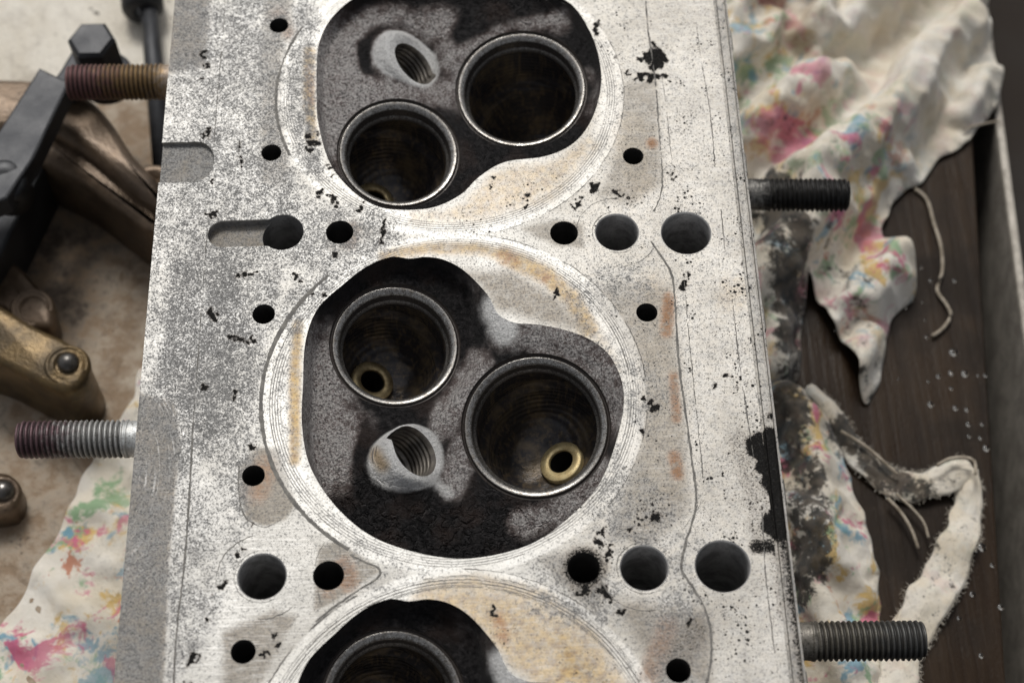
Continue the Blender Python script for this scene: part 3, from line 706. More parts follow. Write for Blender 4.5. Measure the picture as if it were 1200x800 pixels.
    if c['i'] == 0:
        S(cl, [(395, 70), (412, 110), (405, 150)], 58, 1.15); S(cl, [(400, 48), (440, 30), (520, 30)], 26, .95); S(cl, [(430, 100), (470, 110), (520, 105)], 26, .85); S(cl, [(522, 60), (535, 110)], 24, .7)
        S(cl, [(545, 62), (600, 22), (655, 26)], 18, .8); S(cl, [(690, 85), (702, 105), (690, 130)], 10, .42); S(cl, [(560, 200), (540, 180)], 14, .18)
        wh = np.maximum(wh, 1.0*rim_w); S(cl, [(420, 60), (425, 90)], 10, .25)
        cl *= 1-.9*stroke(p_, [(560, 10), (540, 40), (580, 20), (640, 5)], 14, .9); cl *= 1-.8*stroke(p_, [(425, 55), (428, 82)], 8, .9)
    else:
        k = 1.0 if c['i'] == 1 else .25
        S(cl, [(368, 430), (378, 490), (390, 540)], 40, 1.05*k); S(cl, [(380, 470), (415, 505)], 32, .75*k); S(cl, [(395, 530), (430, 560)], 16, .5*k); S(cl, [(370, 385), (365, 410)], 20, .55*k); S(cl, [(375, 400), (380, 470)], 40, .5*k, 1.0); S(cl, [(520, 620), (600, 630)], 20, .10); S(cl, [(545, 330), (580, 360)], 26, .30, 1.0); S(cl, [(640, 392), (715, 440), (724, 500)], 26, .55, 1.0)
        S(cl, [(520, 500), (545, 455), (560, 425)], 22, .85*k); S(cl, [(528, 565), (542, 520)], 22, .85*k); S(cl, [(590, 395), (660, 400), (705, 430), (722, 490)], 22, .80*k); S(cl, [(612, 614), (660, 596), (705, 550)], 22, .82*k); S(cl, [(520, 610), (580, 640)], 14, .12)
        wh = np.maximum(wh, 1.0*k*rim_w); S(wh, [(512, 566), (526, 578)], 9, .45*k, 1.0); S(wh, [(582, 362), (590, 386)], 20, .75, 1.0); S(cl, [(590, 385), (650, 395)], 14, .5); S(tn, [(440, 532), (448, 545)], 9, .9)  # the wh stroke on the saddle puts its lit slope into the colour
        cl *= 1-.7*stroke(p_, [(428, 500), (425, 540)], 10, .9)
        S(cl, [(560, 330), (575, 355)], 12, .2)
    cl *= 1-.85*np.exp(-((e_-bw*1.8)/2.0)**2)*(.15+.85*side)
    co = mk('combustion_chamber', V3, f2, MC, head, attrs=dict(cln=cl, wht=wh, tan=tn, crs=crs))
    # spark plug thread
    rings = [mouth]; pitch = 1.25; n = len(mouth); tt = np.arange(n)/n
    for j in range(0, 44):
        h = -1.0-j*.25
        rr = min(1, 1-max(0, -h-8)*.14)*PLUG_R-.1-.42*(.5+.5*np.cos(2*math.pi*((h/pitch)-tt)))
        a_, b_, _ = frame(PLUG_AX); c3 = np.array([c['plug'][0], c['plug'][1], -6.5])
        rings.append(c3+(np.cos(tt*2*math.pi)*rr)[:, None]*a_+(np.sin(tt*2*math.pi)*rr)[:, None]*b_+PLUG_AX*(h+lam*max(0.0, 1-j/16))[:, None])
    mk('spark_plug_hole', *loft(rings, False, True), MTHREAD, co)
    for s, s3 in zip(seats, sl_):
        a_, b_, x = frame(s['n']); r = s['r']; n = len(s3)
        ax = s['c']-s['g']; ax /= np.linalg.norm(ax)
        t = np.arange(n)/n*2*math.pi; cs = np.outer(np.cos(t), a_)+np.outer(np.sin(t), b_)
        # the pressed-in ring: dark pocket gap, flat, 45 degree face, throat
        prof = [(None, 0), (r-.15, -.9), (r-.75, -.75), (r-.85, -.30), (r-1.0, -.22), (r-2.35, -1.3), (r-2.4, -1.45), (r-2.6, -4.0), (r-2.62, -4.05), (r-3.1, -4.3), (r-3.2, -5.4)]
        rg = [s3]+[s['c']+cs*rr+x*h for rr, h in prof[1:]]
        sut = np.repeat([1, 1, 1, .2, 0, 0, .88, .88, .3, .4, 1.0], n)
        v, f = loft(rg); mk('valve_seat', v, f, MSEAT, co, attrs=dict(sut=sut))
        # port bowl turns from the seat axis to the guide axis
        c0 = s['c']+x*-5.4; Ld = np.linalg.norm(c0-s['g']); g_ax = (s['g']-c0)/Ld
        rg = [rg[-1]]; kk = 22; endr = 6.5
        for j in range(1, kk+1):
            u = j/kk; cen = c0+g_ax*Ld*u*1.12
            ax_ = (1-min(1, u*1.6))*(-x)+min(1, u*1.6)*g_ax; aa, bb, _ = frame(-ax_)
            rad = (r-3.2)+.35*min(1, u*12)+1.4*math.sin(min(1, u*1.3)*math.pi)**2*1.0
            if u > .62: rad = rad*math.sqrt(max(.02, 1-((u-.62)/.40)**2))
            if u > .34: rad -= 1.3*(1-max(0, u-.62)/.4)
            rip = .10*np.sin(t*9+j)*(u > .15)
            rad = max(rad, 4.3)
            rg.append(cen+(np.cos(t)*(rad+rip))[:, None]*aa+(np.sin(t)*(rad+rip))[:, None]*bb)
        v, f = loft(rg); mk('valve_port', v, f, MPORT, co)
        if s['guide']:
            gb = MBRASS if s is seats[1] else MBRASSD
            v, f = lathe(s['g'], -g_ax, [(5.3, -9), (5.3, -.25), (5.1, 0), (3.15, 0), (3.0, -.2), (3.0, -.8)], 36)
            mk('valve_guide', v, f, gb, co)
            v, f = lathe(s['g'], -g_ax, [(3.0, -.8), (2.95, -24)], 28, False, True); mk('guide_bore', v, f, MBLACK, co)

# ------------------------------------------------------------------ gasket residue lines on the deck, plus a shaded step painted as strips
def ribbon(px, wmm, gap=.12, seed=0, z=.04, mmpts=None):
    pts = spline(P(px) if mmpts is None else mmpts, False, .7); r = np.random.default_rng(seed)
    n = len(pts); d = np.gradient(pts, axis=0); nn = np.stack([-d[:, 1], d[:, 0]], 1); nn /= np.linalg.norm(nn, axis=1)[:, None]+1e-9
    amp = np.clip(.8+(.45 if wmm < .5 else .18)*wav(pts, seed+5, .5)+r.normal(0, .25 if wmm < .5 else .08, n), 0, 1.5); amp[wav(pts, seed+9, .2) < -1.0+gap*4-.6] *= .15
    w_ = wmm*.5*amp; off = r.normal(0, .05, n)
    ok = ~np.any([poly_inside(pts, h) for h in holes], 0)
    a = pts+nn*(w_+off)[:, None]; b = pts+nn*(-w_+off)[:, None]
    v = np.empty((3*n, 3)); v[0::3, :2] = a; v[1::3, :2] = pts+nn*off[:, None]; v[2::3, :2] = b; v[:, 2] = .004; v[1::3, 2] = z
    f = []
    for i in range(n-1):
        if ok[i] and ok[i+1] and amp[i] > .25:
            f += [(3*i, 3*i+1, 3*i+4, 3*i+3), (3*i+1, 3*i+2, 3*i+5, 3*i+4)]
    return v, [q_[::-1] for q_ in f]
def arcmm(c, r, a0, a1): return np.array([(c[0]+r*math.cos(math.radians(a)), c[1]+r*math.sin(math.radians(a))) for a in np.linspace(a0, a1, 40)])
lines = [([(265, -20), (262, 30), (256, 100), (251, 165)], .28, .2), ([(244, 260), (238, 330), (232, 420), (226, 500)], .25, .22), ([(226, 500), (223, 560), (217, 650), (207, 740), (203, 810)], .55, .0),
         ([(756, -10), (760, 40), (768, 95), (772, 150), (776, 200), (775, 225), (766, 248)], .42, .05), ([(763, 283), (784, 315), (790, 340), (795, 420), (803, 480), (811, 540), (816, 580), (813, 605), (805, 630), (800, 652), (799, 668), (812, 688), (826, 712), (833, 742), (833, 775), (826, 810)], .62, .02),
         ([(776, 90), (781, 130), (788, 195)], .2, .15), ([(802, 330), (808, 400), (818, 500), (824, 560)], .22, .12), ([(812, -10), (820, 60), (832, 130), (838, 196)], .24, .05), ([(845, 245), (850, 300)], .2, .1), ([(858, 350), (866, 420), (876, 490), (884, 540)], .25, .05), ([(893, 600), (898, 680), (908, 765)], .25, .08),
         ([(838, -10), (846, 60)], .2, .2), ([(800, 620), (825, 585)], .15, .2), ([(280, 545), (280, 580), (288, 606), (310, 617), (330, 608)], .3, .05), ([(375, 706), (370, 660), (380, 636)], .22, .15),
         ([(812, 690), (835, 735)], .2, .1)]
lp_ = []
for k, (px, wd, gp) in enumerate(lines): lp_.append(ribbon(px, wd, gp, k*13+1))
arcs = [(BORES[1], 43.2, 132, 238, 1.15, 0), (BORES[1], 43.1, -40, 52, .20, .12), (BORES[1], 42.9, 52, 84, .18, .16), (BORES[0], 43.2, 150, 205, .85, .02), (BORES[0], 43.0, -75, 30, .2, .15), (BORES[2], 43.1, 45, 88, .2, .08), (BORES[2], 43.2, 119, 160, .34, .05), (BORES[1], 41.2, 150, 290, .16, .1), (BORES[1], 39.6, -62, 60, .14, .16), (BORES[2], 40.0, 20, 150, .2, .0), (BORES[2], 40.8, 25, 140, .18, .04), (BORES[2], 39.2, 35, 120, .18, .05), (BORES[2], 41.6, 30, 100, .16, .1)]  # the widest left arcs paint the shade of a shallow step as dark strips
for k, (c, r, a0, a1, wd, gp) in enumerate(arcs): lp_.append(ribbon(None, wd, gp, 300+k*7, mmpts=arcmm(c, r, a0, a1)))
lp_.append(ribbon([(410, 650), (430, 659), (442, 664), (446, 670), (441, 678), (425, 688), (395, 708), (370, 728)], .55, .0, 77))
for k, (c, r) in enumerate(BOLT[:3]): lp_.append(ribbon(None, .22, .18, 500+k, mmpts=arcmm(c, 9.6, 20+40*k, 330))); lp_.append(ribbon(None, .16, .05, 520+k, mmpts=arcmm(c, r+.85, 100, 300)))
v, f = join(lp_); o = mk('gasket_imprint_and_step_shade', v, f, MLINE, head, smooth=False); o['kind'] = 'stuff'

# ------------------------------------------------------------------ studs
def stud(p0, p1, r, plain, mat, label, pitch=1.25, ragged=.09, seed=0):
    p0, p1 = np.array(p0, float), np.array(p1, float); Ln = np.linalg.norm(p1-p0); a, b, x = frame(p1-p0); n = 32
    st = pitch/7; rows = int(Ln/st); t = np.arange(n)/n; rings = []; tt = []; uu = []; r_ = np.random.default_rng(seed)
    h = .60
    for j in range(rows+1):
        s = Ln*j/rows; ph = (s/pitch-t) % 1.0; tri = np.abs(ph*2-1)
        if s < plain: dep = np.zeros(n)+.25
        else: dep = h*sstep(.1, .9, tri)*min(1, (s-plain)/1.5)
        rad = r-dep+r_.normal(0, ragged, n)*.6
        rad -= max(0, (s-(Ln-1.0)))*.55
        rings.append(p0+x*s+np.outer(np.cos(t*2*math.pi), a)*rad[:, None]+np.outer(np.sin(t*2*math.pi), b)*rad[:, None])
        tt.append(dep/h if s >= plain else np.zeros(n)+.2); uu.append(np.full(n, s/Ln))
    v, f = loft(rings, False, True)
    o = mk('stud', v, f, mat, head, smooth=True, attrs=dict(t=np.concatenate(tt), u=np.concatenate(uu))); o['label'] = label
ZS = -30.0
MS1 = m_stud('rusty_stud_steel', ((.36, .31, .27), (.24, .155, .07), (.17, .085, .085))); MS2 = m_stud('grey_stud_steel', ((.66, .68, .68), (.42, .42, .41), (.14, .085, .095))); MS3 = m_stud('black_stud_steel', ((.30, .29, .27), (.024, .023, .022), (.018, .018, .018))); MS4 = m_stud('oily_stud_steel', ((.26, .24, .21), (.13, .12, .10), (.085, .085, .082)))
def sp_(x0, y0, x1, y1, xin):
    a, b = P1(x0, y0, ZS), P1(x1, y1, ZS); a = a+(a-b)/np.linalg.norm(a-b)*max(0, abs(a[0]-xin)); return (a[0], a[1], ZS), (b[0], b[1], ZS)
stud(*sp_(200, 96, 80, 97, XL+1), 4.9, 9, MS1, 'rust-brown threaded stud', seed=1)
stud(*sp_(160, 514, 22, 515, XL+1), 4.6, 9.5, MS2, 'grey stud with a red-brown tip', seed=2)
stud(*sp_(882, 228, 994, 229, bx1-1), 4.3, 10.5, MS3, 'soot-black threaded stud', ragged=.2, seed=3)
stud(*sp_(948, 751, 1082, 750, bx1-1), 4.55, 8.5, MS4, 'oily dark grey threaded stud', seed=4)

# ------------------------------------------------------------------ cloths
def relax(v2, f2, z0, ground, sx, sy, ang=0.0, iters=220, solid=False):
    """let an over-size sheet settle: edges want their uncompressed length, so the slack buckles into folds"""
    E = np.unique(np.sort(np.concatenate([f2[:, [0, 1]], f2[:, [1, 2]], f2[:, [2, 0]]]), 1), axis=0)
    opp = {}; v3 = np.column_stack([v2, z0])
    for t in f2.tolist():
        for a_, b_, c_ in ((t[0], t[1], t[2]), (t[1], t[2], t[0]), (t[2], t[0], t[1])): opp.setdefault((min(a_, b_), max(a_, b_)), []).append(c_)
    Bn = np.array([o_ for o_ in opp.values() if len(o_) == 2]); ca, sa = math.cos(ang), math.sin(ang); rest = (v2 @ np.array([[ca, -sa], [sa, ca]]))*np.array([sx, sy])
    L0 = np.linalg.norm(rest[E[:, 0]]-rest[E[:, 1]], axis=1); B0 = np.linalg.norm(rest[Bn[:, 0]]-rest[Bn[:, 1]], axis=1)
    if solid: L0 = np.linalg.norm(v3[E[:, 0]]-v3[E[:, 1]], axis=1)*sx; B0 = np.linalg.norm(v3[Bn[:, 0]]-v3[Bn[:, 1]], axis=1)*sx
    x = v3.copy(); n = len(x)
    I = np.concatenate([E, Bn]); L_ = np.concatenate([L0, B0]); K = np.concatenate([np.full(len(E), 1.0), np.full(len(Bn), .22)])
    deg = np.bincount(I.ravel(), np.repeat(K, 2), n)
    cnt = np.zeros(n, int); ek = {}
    for (a_, b_), o_ in opp.items():
        if len(o_) == 1: cnt[a_] = cnt[b_] = 1
    anchor = np.where(cnt > 0, .40, .06)[:, None]
    for it in range(iters):
        d_ = x[I[:, 1]]-x[I[:, 0]]; l_ = np.linalg.norm(d_, axis=1)+1e-9
        cor = d_*((l_-L_)/l_*.5*K)[:, None]
        for k in range(3):
            x[:, k] += 1.5*(np.bincount(I[:, 0], cor[:, k], n)-np.bincount(I[:, 1], cor[:, k], n))/deg
        x[:, :2] += anchor*(v2-x[:, :2]); x[:, 2] -= .008
        x[:, 2] = np.maximum(x[:, 2], ground)
    return x
def cloth(name, px, zpx, label, height, spacing=2.0, seed=0, thick=.4, attrs_fn=None, base=.6, slack=(1.2, 1.2), fine=1.12):
    out = spline(P(px, zpx), True, 2.4)
    out += np.stack([wav(out, seed+70, .5), wav(out, seed+71, .5)], 1)*.6
    inn = lambda p: poly_inside(p, out)
    vc, fc = cdt([out[::2]], lambda p: poly_inside(p, out[::2]), spacing)          # big folds first, on a coarse sheet
    pc = PX(np.column_stack([vc, np.full(len(vc), zpx)])); ground, z0, hem = height(vc, pc, seg_dist(vc, out, True))
    xc = relax(vc, fc, z0, ground, *slack)
    v2, f2 = cdt([out], inn, 2.3)                                                  # then the finer buckles
    D2 = ((v2[:, None, :]-vc[None])**2).sum(2); W = np.exp(-D2/(2*(spacing*.36)**2)); W /= W.sum(1)[:, None]+1e-12
    z1 = W @ xc[:, 2]; dxy = W @ (xc[:, :2]-vc)
    p_ = PX(np.column_stack([v2, np.full(len(v2), zpx)])); d = seg_dist(v2, out, True)
    ground, _, hem = height(v2, p_, d)
    V = relax(v2+dxy, f2, np.maximum(z1+wav(v2, seed+72, 1.0)*.35, ground), ground, fine, fine, 0, 70, True)
    V[:, 2] += ZT+base+hem; n = len(V)
    at = attrs_fn(v2, p_)
    for k in ('dirt', 'prn', 'oil'): at.setdefault(k, np.zeros(n))
    o = mk(name, V, f2, MCLOTH, None, attrs=at)
    md = o.modifiers.new('smooth', 'SUBSURF'); md.levels = 1; md.render_levels = 1
    md = o.modifiers.new('thickness', 'SOLIDIFY'); md.thickness = thick*U; md.offset = 0
    return tag(o, label, 'rag')
def folds(v, seed, k, warp=6.0, drift=None):
    """long rounded folds that meet in sharp valleys"""
    w_ = np.stack([wav(v, seed+1, k*.45), wav(v, seed+2, k*.45)], 1)*warp; p = v+w_; r = np.random.default_rng(seed); o = np.zeros(len(v)); tot = 0
    for i in range(3):
        a = (drift if drift is not None else r.uniform(0, math.pi))+r.uniform(-.45, .45); ff = k*r.uniform(.75, 1.35); am = r.uniform(.5, 1)
        env = .35+.65*sstep(-.7, .7, wav(v, seed+20+i, k*.3))
        o += am*env*np.abs(np.sin(.5*(p[:, 0]*math.cos(a)*ff+p[:, 1]*math.sin(a)*ff+r.uniform(0, 6))))**.8; tot += am
    return o/tot
def creases(v, seed, n, ln, depth, wd=1.6):
    """a handful of pinched ridges"""
    r = np.random.default_rng(seed); lo, hi = v.min(0), v.max(0); o = np.zeros(len(v))
    for i in range(n):
        c = lo+(hi-lo)*r.uniform(0, 1, 2); a = r.uniform(0, math.pi); L_ = ln*r.uniform(.5, 1.3); bend = r.normal(0, .25)*L_
        dv_ = np.array([math.cos(a), math.sin(a)]); nv_ = np.array([-dv_[1], dv_[0]])
        line = [c+dv_*L_*(t-.5)+nv_*bend*(4*t*(1-t)) for t in np.linspace(0, 1, 6)]
        d_ = seg_dist(v, line); o += depth*r.choice([1, 1, -.7])*np.exp(-d_/wd)
    return o
HX = bx1+4
xin = lambda y, z: PX(np.array([[HX, P1(900, y, z)[1], z]]))[0][0]
zc = ZT+8
ragA = [(xin(-90, zc), -90), (1010, -100), (1150, -70), (1162, 0), (1170, 50), (1177, 95), (1150, 135), (1110, 170), (1068, 208), (1048, 228), (1038, 262), (1058, 296), (1076, 330), (1050, 358), (1042, 385), (1038, 420), (1030, 446), (1021, 460), (1010, 444), (996, 405), (976, 368), (950, 322), (944, 345), (940, 400), (930, 440), (xin(450, zc), 450), (xin(300, zc), 300), (xin(100, zc), 100)]
def hA(v, p, d):
    g_ = 9*stroke(p, [(890, 60), (920, 140), (950, 200)], 70, 1)+5*stroke(p, [(900, 320), (940, 300)], 40, 1)
    flat = stroke(p, [(1120, 20), (1150, 90), (1080, 190)], 50, 1)
    z0 = g_+(folds(v, 5, .16, 14, .82)*20+folds(v, 15, .30, 8, .82)*5)*(1-.75*flat)*sstep(-3, 6, d)+wav(v, 16, .5)*.8
    hemb = stroke(p, [(1177, 90), (1150, 135), (1110, 170), (1068, 208), (1048, 228)], 26, .3)
    return g_, np.maximum(z0, g_), hemb*(.7*sstep(4.6, 3.6, d)-.4*np.exp(-((d-4.4)/.6)**2))
def aA(v, p):
    dirt = .80*stroke(p, [(900, 250), (915, 300), (925, 340), (930, 420)], 44, .9); dirt = np.maximum(dirt, .50*stroke(p, [(960, 270), (1000, 340), (1015, 400), (1020, 450)], 40, .9)); dirt = np.maximum(dirt, .40*stroke(p, [(890, 120), (930, 190), (980, 215)], 50, .9)); dirt = np.maximum(dirt, .12)
    prn = np.maximum.reduce([.9*stroke(p, [(880, 60), (900, 120), (940, 180), (1010, 210)], 80, .9), 1.0*stroke(p, [(980, 260), (1010, 330), (1060, 290)], 70, .9), .9*stroke(p, [(920, 300), (930, 430)], 50, .9), .12+0*p[:, 0]])
    oil = np.maximum(.55*stroke(p, [(870, 10), (930, 40)], 55, .9), .38*stroke(p, [(960, 150), (1040, 200)], 60, .9)); oil = np.maximum(oil, .10)
    return dict(dirt=dirt, prn=prn, oil=oil)
cloth('rag', ragA, zc, 'big crumpled cream rag with faded pink and green print, above the black stud', hA, 5.6, 5, attrs_fn=aA, slack=(1.66, 1.14, -.75))
ragB = [(xin(455, zc), 455), (930, 448), (955, 462), (975, 488), (990, 520), (1005, 560), (1020, 600), (1032, 650), (1035, 700), (1038, 740), (1042, 800), (1050, 860), (xin(860, zc), 860), (xin(650, zc), 650)]
def hB(v, p, d):
    g_ = 5*stroke(p, [(940, 480), (960, 600), (970, 760)], 40, 1)
    return g_, g_+(folds(v, 25, .18, 10, 1.2)*9+folds(v, 35, .38, 5)*5)*sstep(-3, 5, d)+wav(v, 27, .6)*.5, 0*d
def aB(v, p):
    dirt = np.maximum.reduce([.80*stroke(p, [(920, 460), (940, 540), (955, 610), (945, 680)], 42, .9), .8*stroke(p, [(975, 500), (1000, 530)], 20, .9), .25+0*p[:, 0]]); dirt *= 1-.75*stroke(p, [(1005, 590), (1015, 680)], 40, .9); dirt *= 1-.45*stroke(p, [(985, 540), (960, 520)], 22, .9)
    return dict(dirt=dirt, prn=1.0+0*dirt, oil=.2+0*dirt)
cloth('rag', ragB, zc, 'grimy printed rag bunched below, black with soot along the cylinder head', hB, 4.2, 26, attrs_fn=aB, slack=(1.45, 1.12, .4))
# twisted hem torn from the rag
def hem(px, wpx, z0, label, seed):
    c = spline(P(px, ZT+4), False, 1.5); n = len(c); d = np.gradient(c, axis=0); nn = np.stack([-d[:, 1], d[:, 0]], 1); nn /= np.linalg.norm(nn, axis=1)[:, None]
    wv_ = np.interp(np.linspace(0, 1, n), np.linspace(0, 1, len(wpx)), wpx)/4.3; m = 13; rows = []
    for j in range(m):
        s = (j/(m-1)-.5); off = nn*(s*wv_*(1+.10*wav(c, seed+j//5, .5)))[:, None]
        z = ZT+1.2+z0*(1-(2*s)**2*.8)+1.0*wav(c+nn*s*4, seed+3, .35)+.7*np.abs(wav(c*1.0+nn*(s*wv_)[:, None]*1.6, seed+4, .8))
        rows.append(np.column_stack([c+off, np.maximum(z, ZT+.6)]))
    v, f = loft(rows, False, False, closed=False)
    p = PX(v); k = len(v)
    o = mk('cloth_strip', v, f, MCLOTH, None, attrs=dict(dirt=np.full(k, .42)+.4*stroke(p, [(985, 500), (1040, 560), (1085, 580)], 18, .9)+.3*stroke(p, [(1085, 640)], 14, .8), prn=np.full(k, .12), oil=np.full(k, .30)))
    md = o.modifiers.new('thickness', 'SOLIDIFY'); md.thickness = .9*U; md.offset = 0
    r_ = np.random.default_rng(seed); fb = []
    for i in range(2, n-2):
        for sd_, row in ((-1, rows[0]), (1, rows[-1])):
            for q_ in range(5 if sd_ > 0 else 3):
                b_ = row[i]+np.array([*(c[i+1]-c[i]), 0])*r_.uniform(0, 1); o_ = nn[i]*sd_*r_.uniform(.2, 1.5)+(c[i+1]-c[i])*r_.normal(0, .5)
                e_ = b_+np.array([o_[0], o_[1], r_.uniform(-.3, 1.2)]); m_ = (b_+e_)/2+np.array([*r_.normal(0, .25, 2), .3])
                fb.append(tube([b_, m_, e_], [.07, .06, .03], 3, False))
    v, f = join(fb); fo = mk('frayed_edge', v, f, MFRAY, o); fo['kind'] = 'stuff'
    return tag(o, label, 'cloth strip')
hem([(948, 452), (968, 470), (990, 505), (1012, 535), (1040, 556), (1072, 566), (1108, 558), (1141, 545)], [16, 18, 20, 26, 34, 36, 36, 30], 1.6, 'torn dirty hem of cloth twisting out to a bend on the dark bench', 41)
hem([(1136, 546), (1136, 590), (1122, 640), (1098, 690), (1072, 730), (1056, 770), (1050, 830)], [22, 34, 42, 46, 44, 40, 40], 1.0, 'frayed off-white cloth band running down behind the lower right stud', 51)
# rag under the head at bottom left
zl = ZT+3
ragC = [(166, 430), (150, 482), (118, 516), (97, 560), (72, 612), (44, 662), (10, 720), (-30, 795), (-70, 880), (40, 900), (xin(900, zl)*0+150, 900), (170, 700), (185, 500)]
def hC(v, p, d): return 0*d, (folds(v, 65, .11, 6)*4+folds(v, 66, .26, 3)*1.4)*sstep(-3, 6, d)+wav(v, 67, .9)*.25, 0*d
def aC(v, p): return dict(dirt=.20+.2*stroke(p, [(110, 640), (130, 700)], 30, .9), prn=.75+.35*np.maximum(stroke(p, [(115, 560), (60, 660), (10, 770)], 45, .9), stroke(p, [(120, 720)], 40, .9)), oil=.12+0*p[:, 0])
cl_o = cloth('rag', ragC, zl, 'white rag printed with pink, yellow and blue, tucked under the lower left corner', hC, 6.0, 66, attrs_fn=aC, slack=(1.12, 1.02, .9), fine=1.02, base=2.2)

# dust sheet on the left
v, f = grid_sheet(-330, -74, -260, 420, 3.0)
p_ = PX(np.column_stack([v, np.full(len(v), ZT)]))
hz = .9+.45*(wav(v, 81, .05)+1)+folds(v, 83, .07, 12)*1.6+wav(v, 85, .35)*.12
oil = .06+.86*sstep(60, 240, p_[:, 1]+.25*p_[:, 0])+.30*stroke(p_, [(40, 320), (90, 330), (130, 250)], 90, .9); oil = np.maximum(oil, .75*stroke(p_, [(20, 330), (60, 500)], 80, .9)); oil -= .25*stroke(p_, [(150, 330), (150, 440)], 45, .9)
o = mk('dust_sheet', np.column_stack([v, ZT+hz]), f, MSHEET, None, attrs=dict(oil=oil))
md = o.modifiers.new('thickness', 'SOLIDIFY'); md.thickness = .35*U; md.offset = 0
tag(o, 'brown-stained pale sheet spread over the bench left of the cylinder head', 'sheet')

# ------------------------------------------------------------------ loose threads, drops, rail
def yarn(px, r, label, z=1.0):
    c = spline(P(px, ZT+z), False, 1.2); zz_ = ZT+z+.6*np.abs(wav(c, int(px[0][0]), .15))
    v, f = tube(np.column_stack([c, zz_]), r, 6); tag(mk('loose_thread', v, f, MYARN), label, 'thread')
yarn([(1072, 222), (1086, 234), (1094, 262), (1102, 290), (1104, 318), (1098, 340), (1108, 356), (1114, 370), (1104, 386), (1092, 394)], .55, 'long wavy thread lying alone on the bench below the big rag')
yarn([(985, 506), (1012, 522), (1040, 545), (1052, 556)], .45, 'straight frayed thread above the twisted hem', 5)
yarn([(1040, 584), (1056, 602), (1068, 622), (1076, 642)], .45, 'curved thread bridging the gap, longer of the pair', 3)
yarn([(1050, 580), (1068, 596), (1082, 612), (1088, 630)], .4, 'curved thread bridging the gap, shorter of the pair', 3)
yarn([(1098, 546), (1112, 538), (1130, 536), (1142, 541), (1143, 556)], .5, 'thread curled over the bend of the torn hem', 7)
yarn([(1128, 152), (1150, 146), (1172, 142)], .35, 'short pale thread crossing to the grey rail', 3)
drops = [(1080, 313, 4), (1091, 329, 3), (1119, 329, 3), (1062, 361, 3), (1070, 352, 3), (1081, 354, 3), (1084, 375, 2), (1086, 395, 4), (1118, 413, 5), (1100, 441, 3), (1115, 437, 3), (1131, 438, 4), (1146, 440, 3), (1115, 455, 3), (1053, 444, 2), (1091, 474, 4), (1120, 478, 4), (1133, 480, 5), (1135, 497, 3), (1151, 497, 3), (1149, 513, 3), (1136, 511, 2), (958, 378, 2), (980, 387, 2), (1156, 525, 4), (1151, 641, 4), (1134, 668, 3), (1163, 662, 4), (1124, 724, 4), (1140, 696, 3), (1173, 711, 3), (1090, 751, 4), (1150, 768, 3), (1155, 440, 2), (1088, 447, 2), (1150, 604, 2)]
dm0 = None
for x, y, r in drops:
    c = P1(x, y, ZT)
    if dm0 is None:
        t = np.arange(16)/16*2*math.pi
        rg = [np.column_stack([np.cos(t)*math.cos(a), np.sin(t)*math.cos(a), np.full(16, 0.42*math.sin(a))]) for a in np.linspace(0, 1.35, 6)]
        v, f = loft(rg, True, True); o = mk('droplet', v, f, MDROP); dm0 = o
    else:
        o = dm0.copy(); COL.objects.link(o)
    s = r/4.2*rnd.uniform(.55, 1.3); o.location = Vector((c[0], c[1], ZT+.03))*U; o.scale = (s*rnd.uniform(.85, 1.15), s, s)
    tag(o, 'small clear drop of liquid beaded on the dark bench', 'droplet', 'drops scattered over the dark bench')
# narrow rail past the end of the board
r0, r1 = P1(1168, 110, ZT-2), P1(1197, 330, ZT-2); dr = (r1-r0)/np.linalg.norm(r1-r0); nn = np.array([dr[1], -dr[0]])
a, b = r0-dr*330, r1+dr*330
v, f = slab([a-nn*1.3, b-nn*1.3, b+nn*1.3, a+nn*1.3], ZT-60, ZT-2, 1.0)
tag(mk('metal_rail', v, f, MRAIL, smooth=False), 'thin dull grey metal rail standing beyond the end of the bench board', 'rail')

# ------------------------------------------------------------------ valve gear on the sheet
def pslab(px, zt, z0=None, bev=1.2, step=2.0, sm=True):
    pts = P(px, zt); pts = spline(pts, True, step) if sm else dense(pts, step)
    return slab(pts, ZT+1.6 if z0 is None else z0, zt, bev)
# brown arms: two joined arms under the black clamp
arm = thing('rocker_arm', 'brown forked rocker arm lying beneath the black clamp', 'rocker arm', (*P1(110, 190, ZT), ZT))
zA = ZT+30
parts = [pslab([(-60, 95), (20, 90), (75, 98), (105, 112), (130, 140), (155, 178), (182, 205), (195, 228), (188, 240), (165, 232), (120, 195), (80, 165), (40, 150), (-60, 150)], zA, None, 3)]
mk('upper_arm', *join(parts), MBROWN, arm)
zB = ZT+22
parts = [pslab([(30, 165), (52, 150), (95, 168), (140, 200), (176, 232), (190, 250), (184, 268), (166, 264), (130, 238), (90, 208), (40, 182)], zB+4, None, 3)]
mk('lower_arm', *join(parts), MBROWN, arm)
v, f = lathe((*P1(180, 222, zB+2), zB-2), (0, 0, 1), [(6.5, -14), (6.5, 6.5), (6, 7.2), (4, 7.2), (3.4, 5.5)], 28, True, True); mk('end_boss', v, f, MBROWN, arm)
v, f = join([tube(np.column_stack([spline(P([(60, 180), (100, 205), (140, 232), (175, 262)], zB), False, 2), np.full(len(spline(P([(60, 180), (100, 205), (140, 232), (175, 262)], zB), False, 2)), zB+1.5)]), 2.0, 8)]); mk('web_rib', v, f, MBROWN, arm)
v, f = pslab([(85, 205), (120, 215), (160, 245), (172, 268), (150, 265), (110, 240), (80, 228)], ZT+12, None, 3); mk('under_lever', v, f, MGOLD, arm)

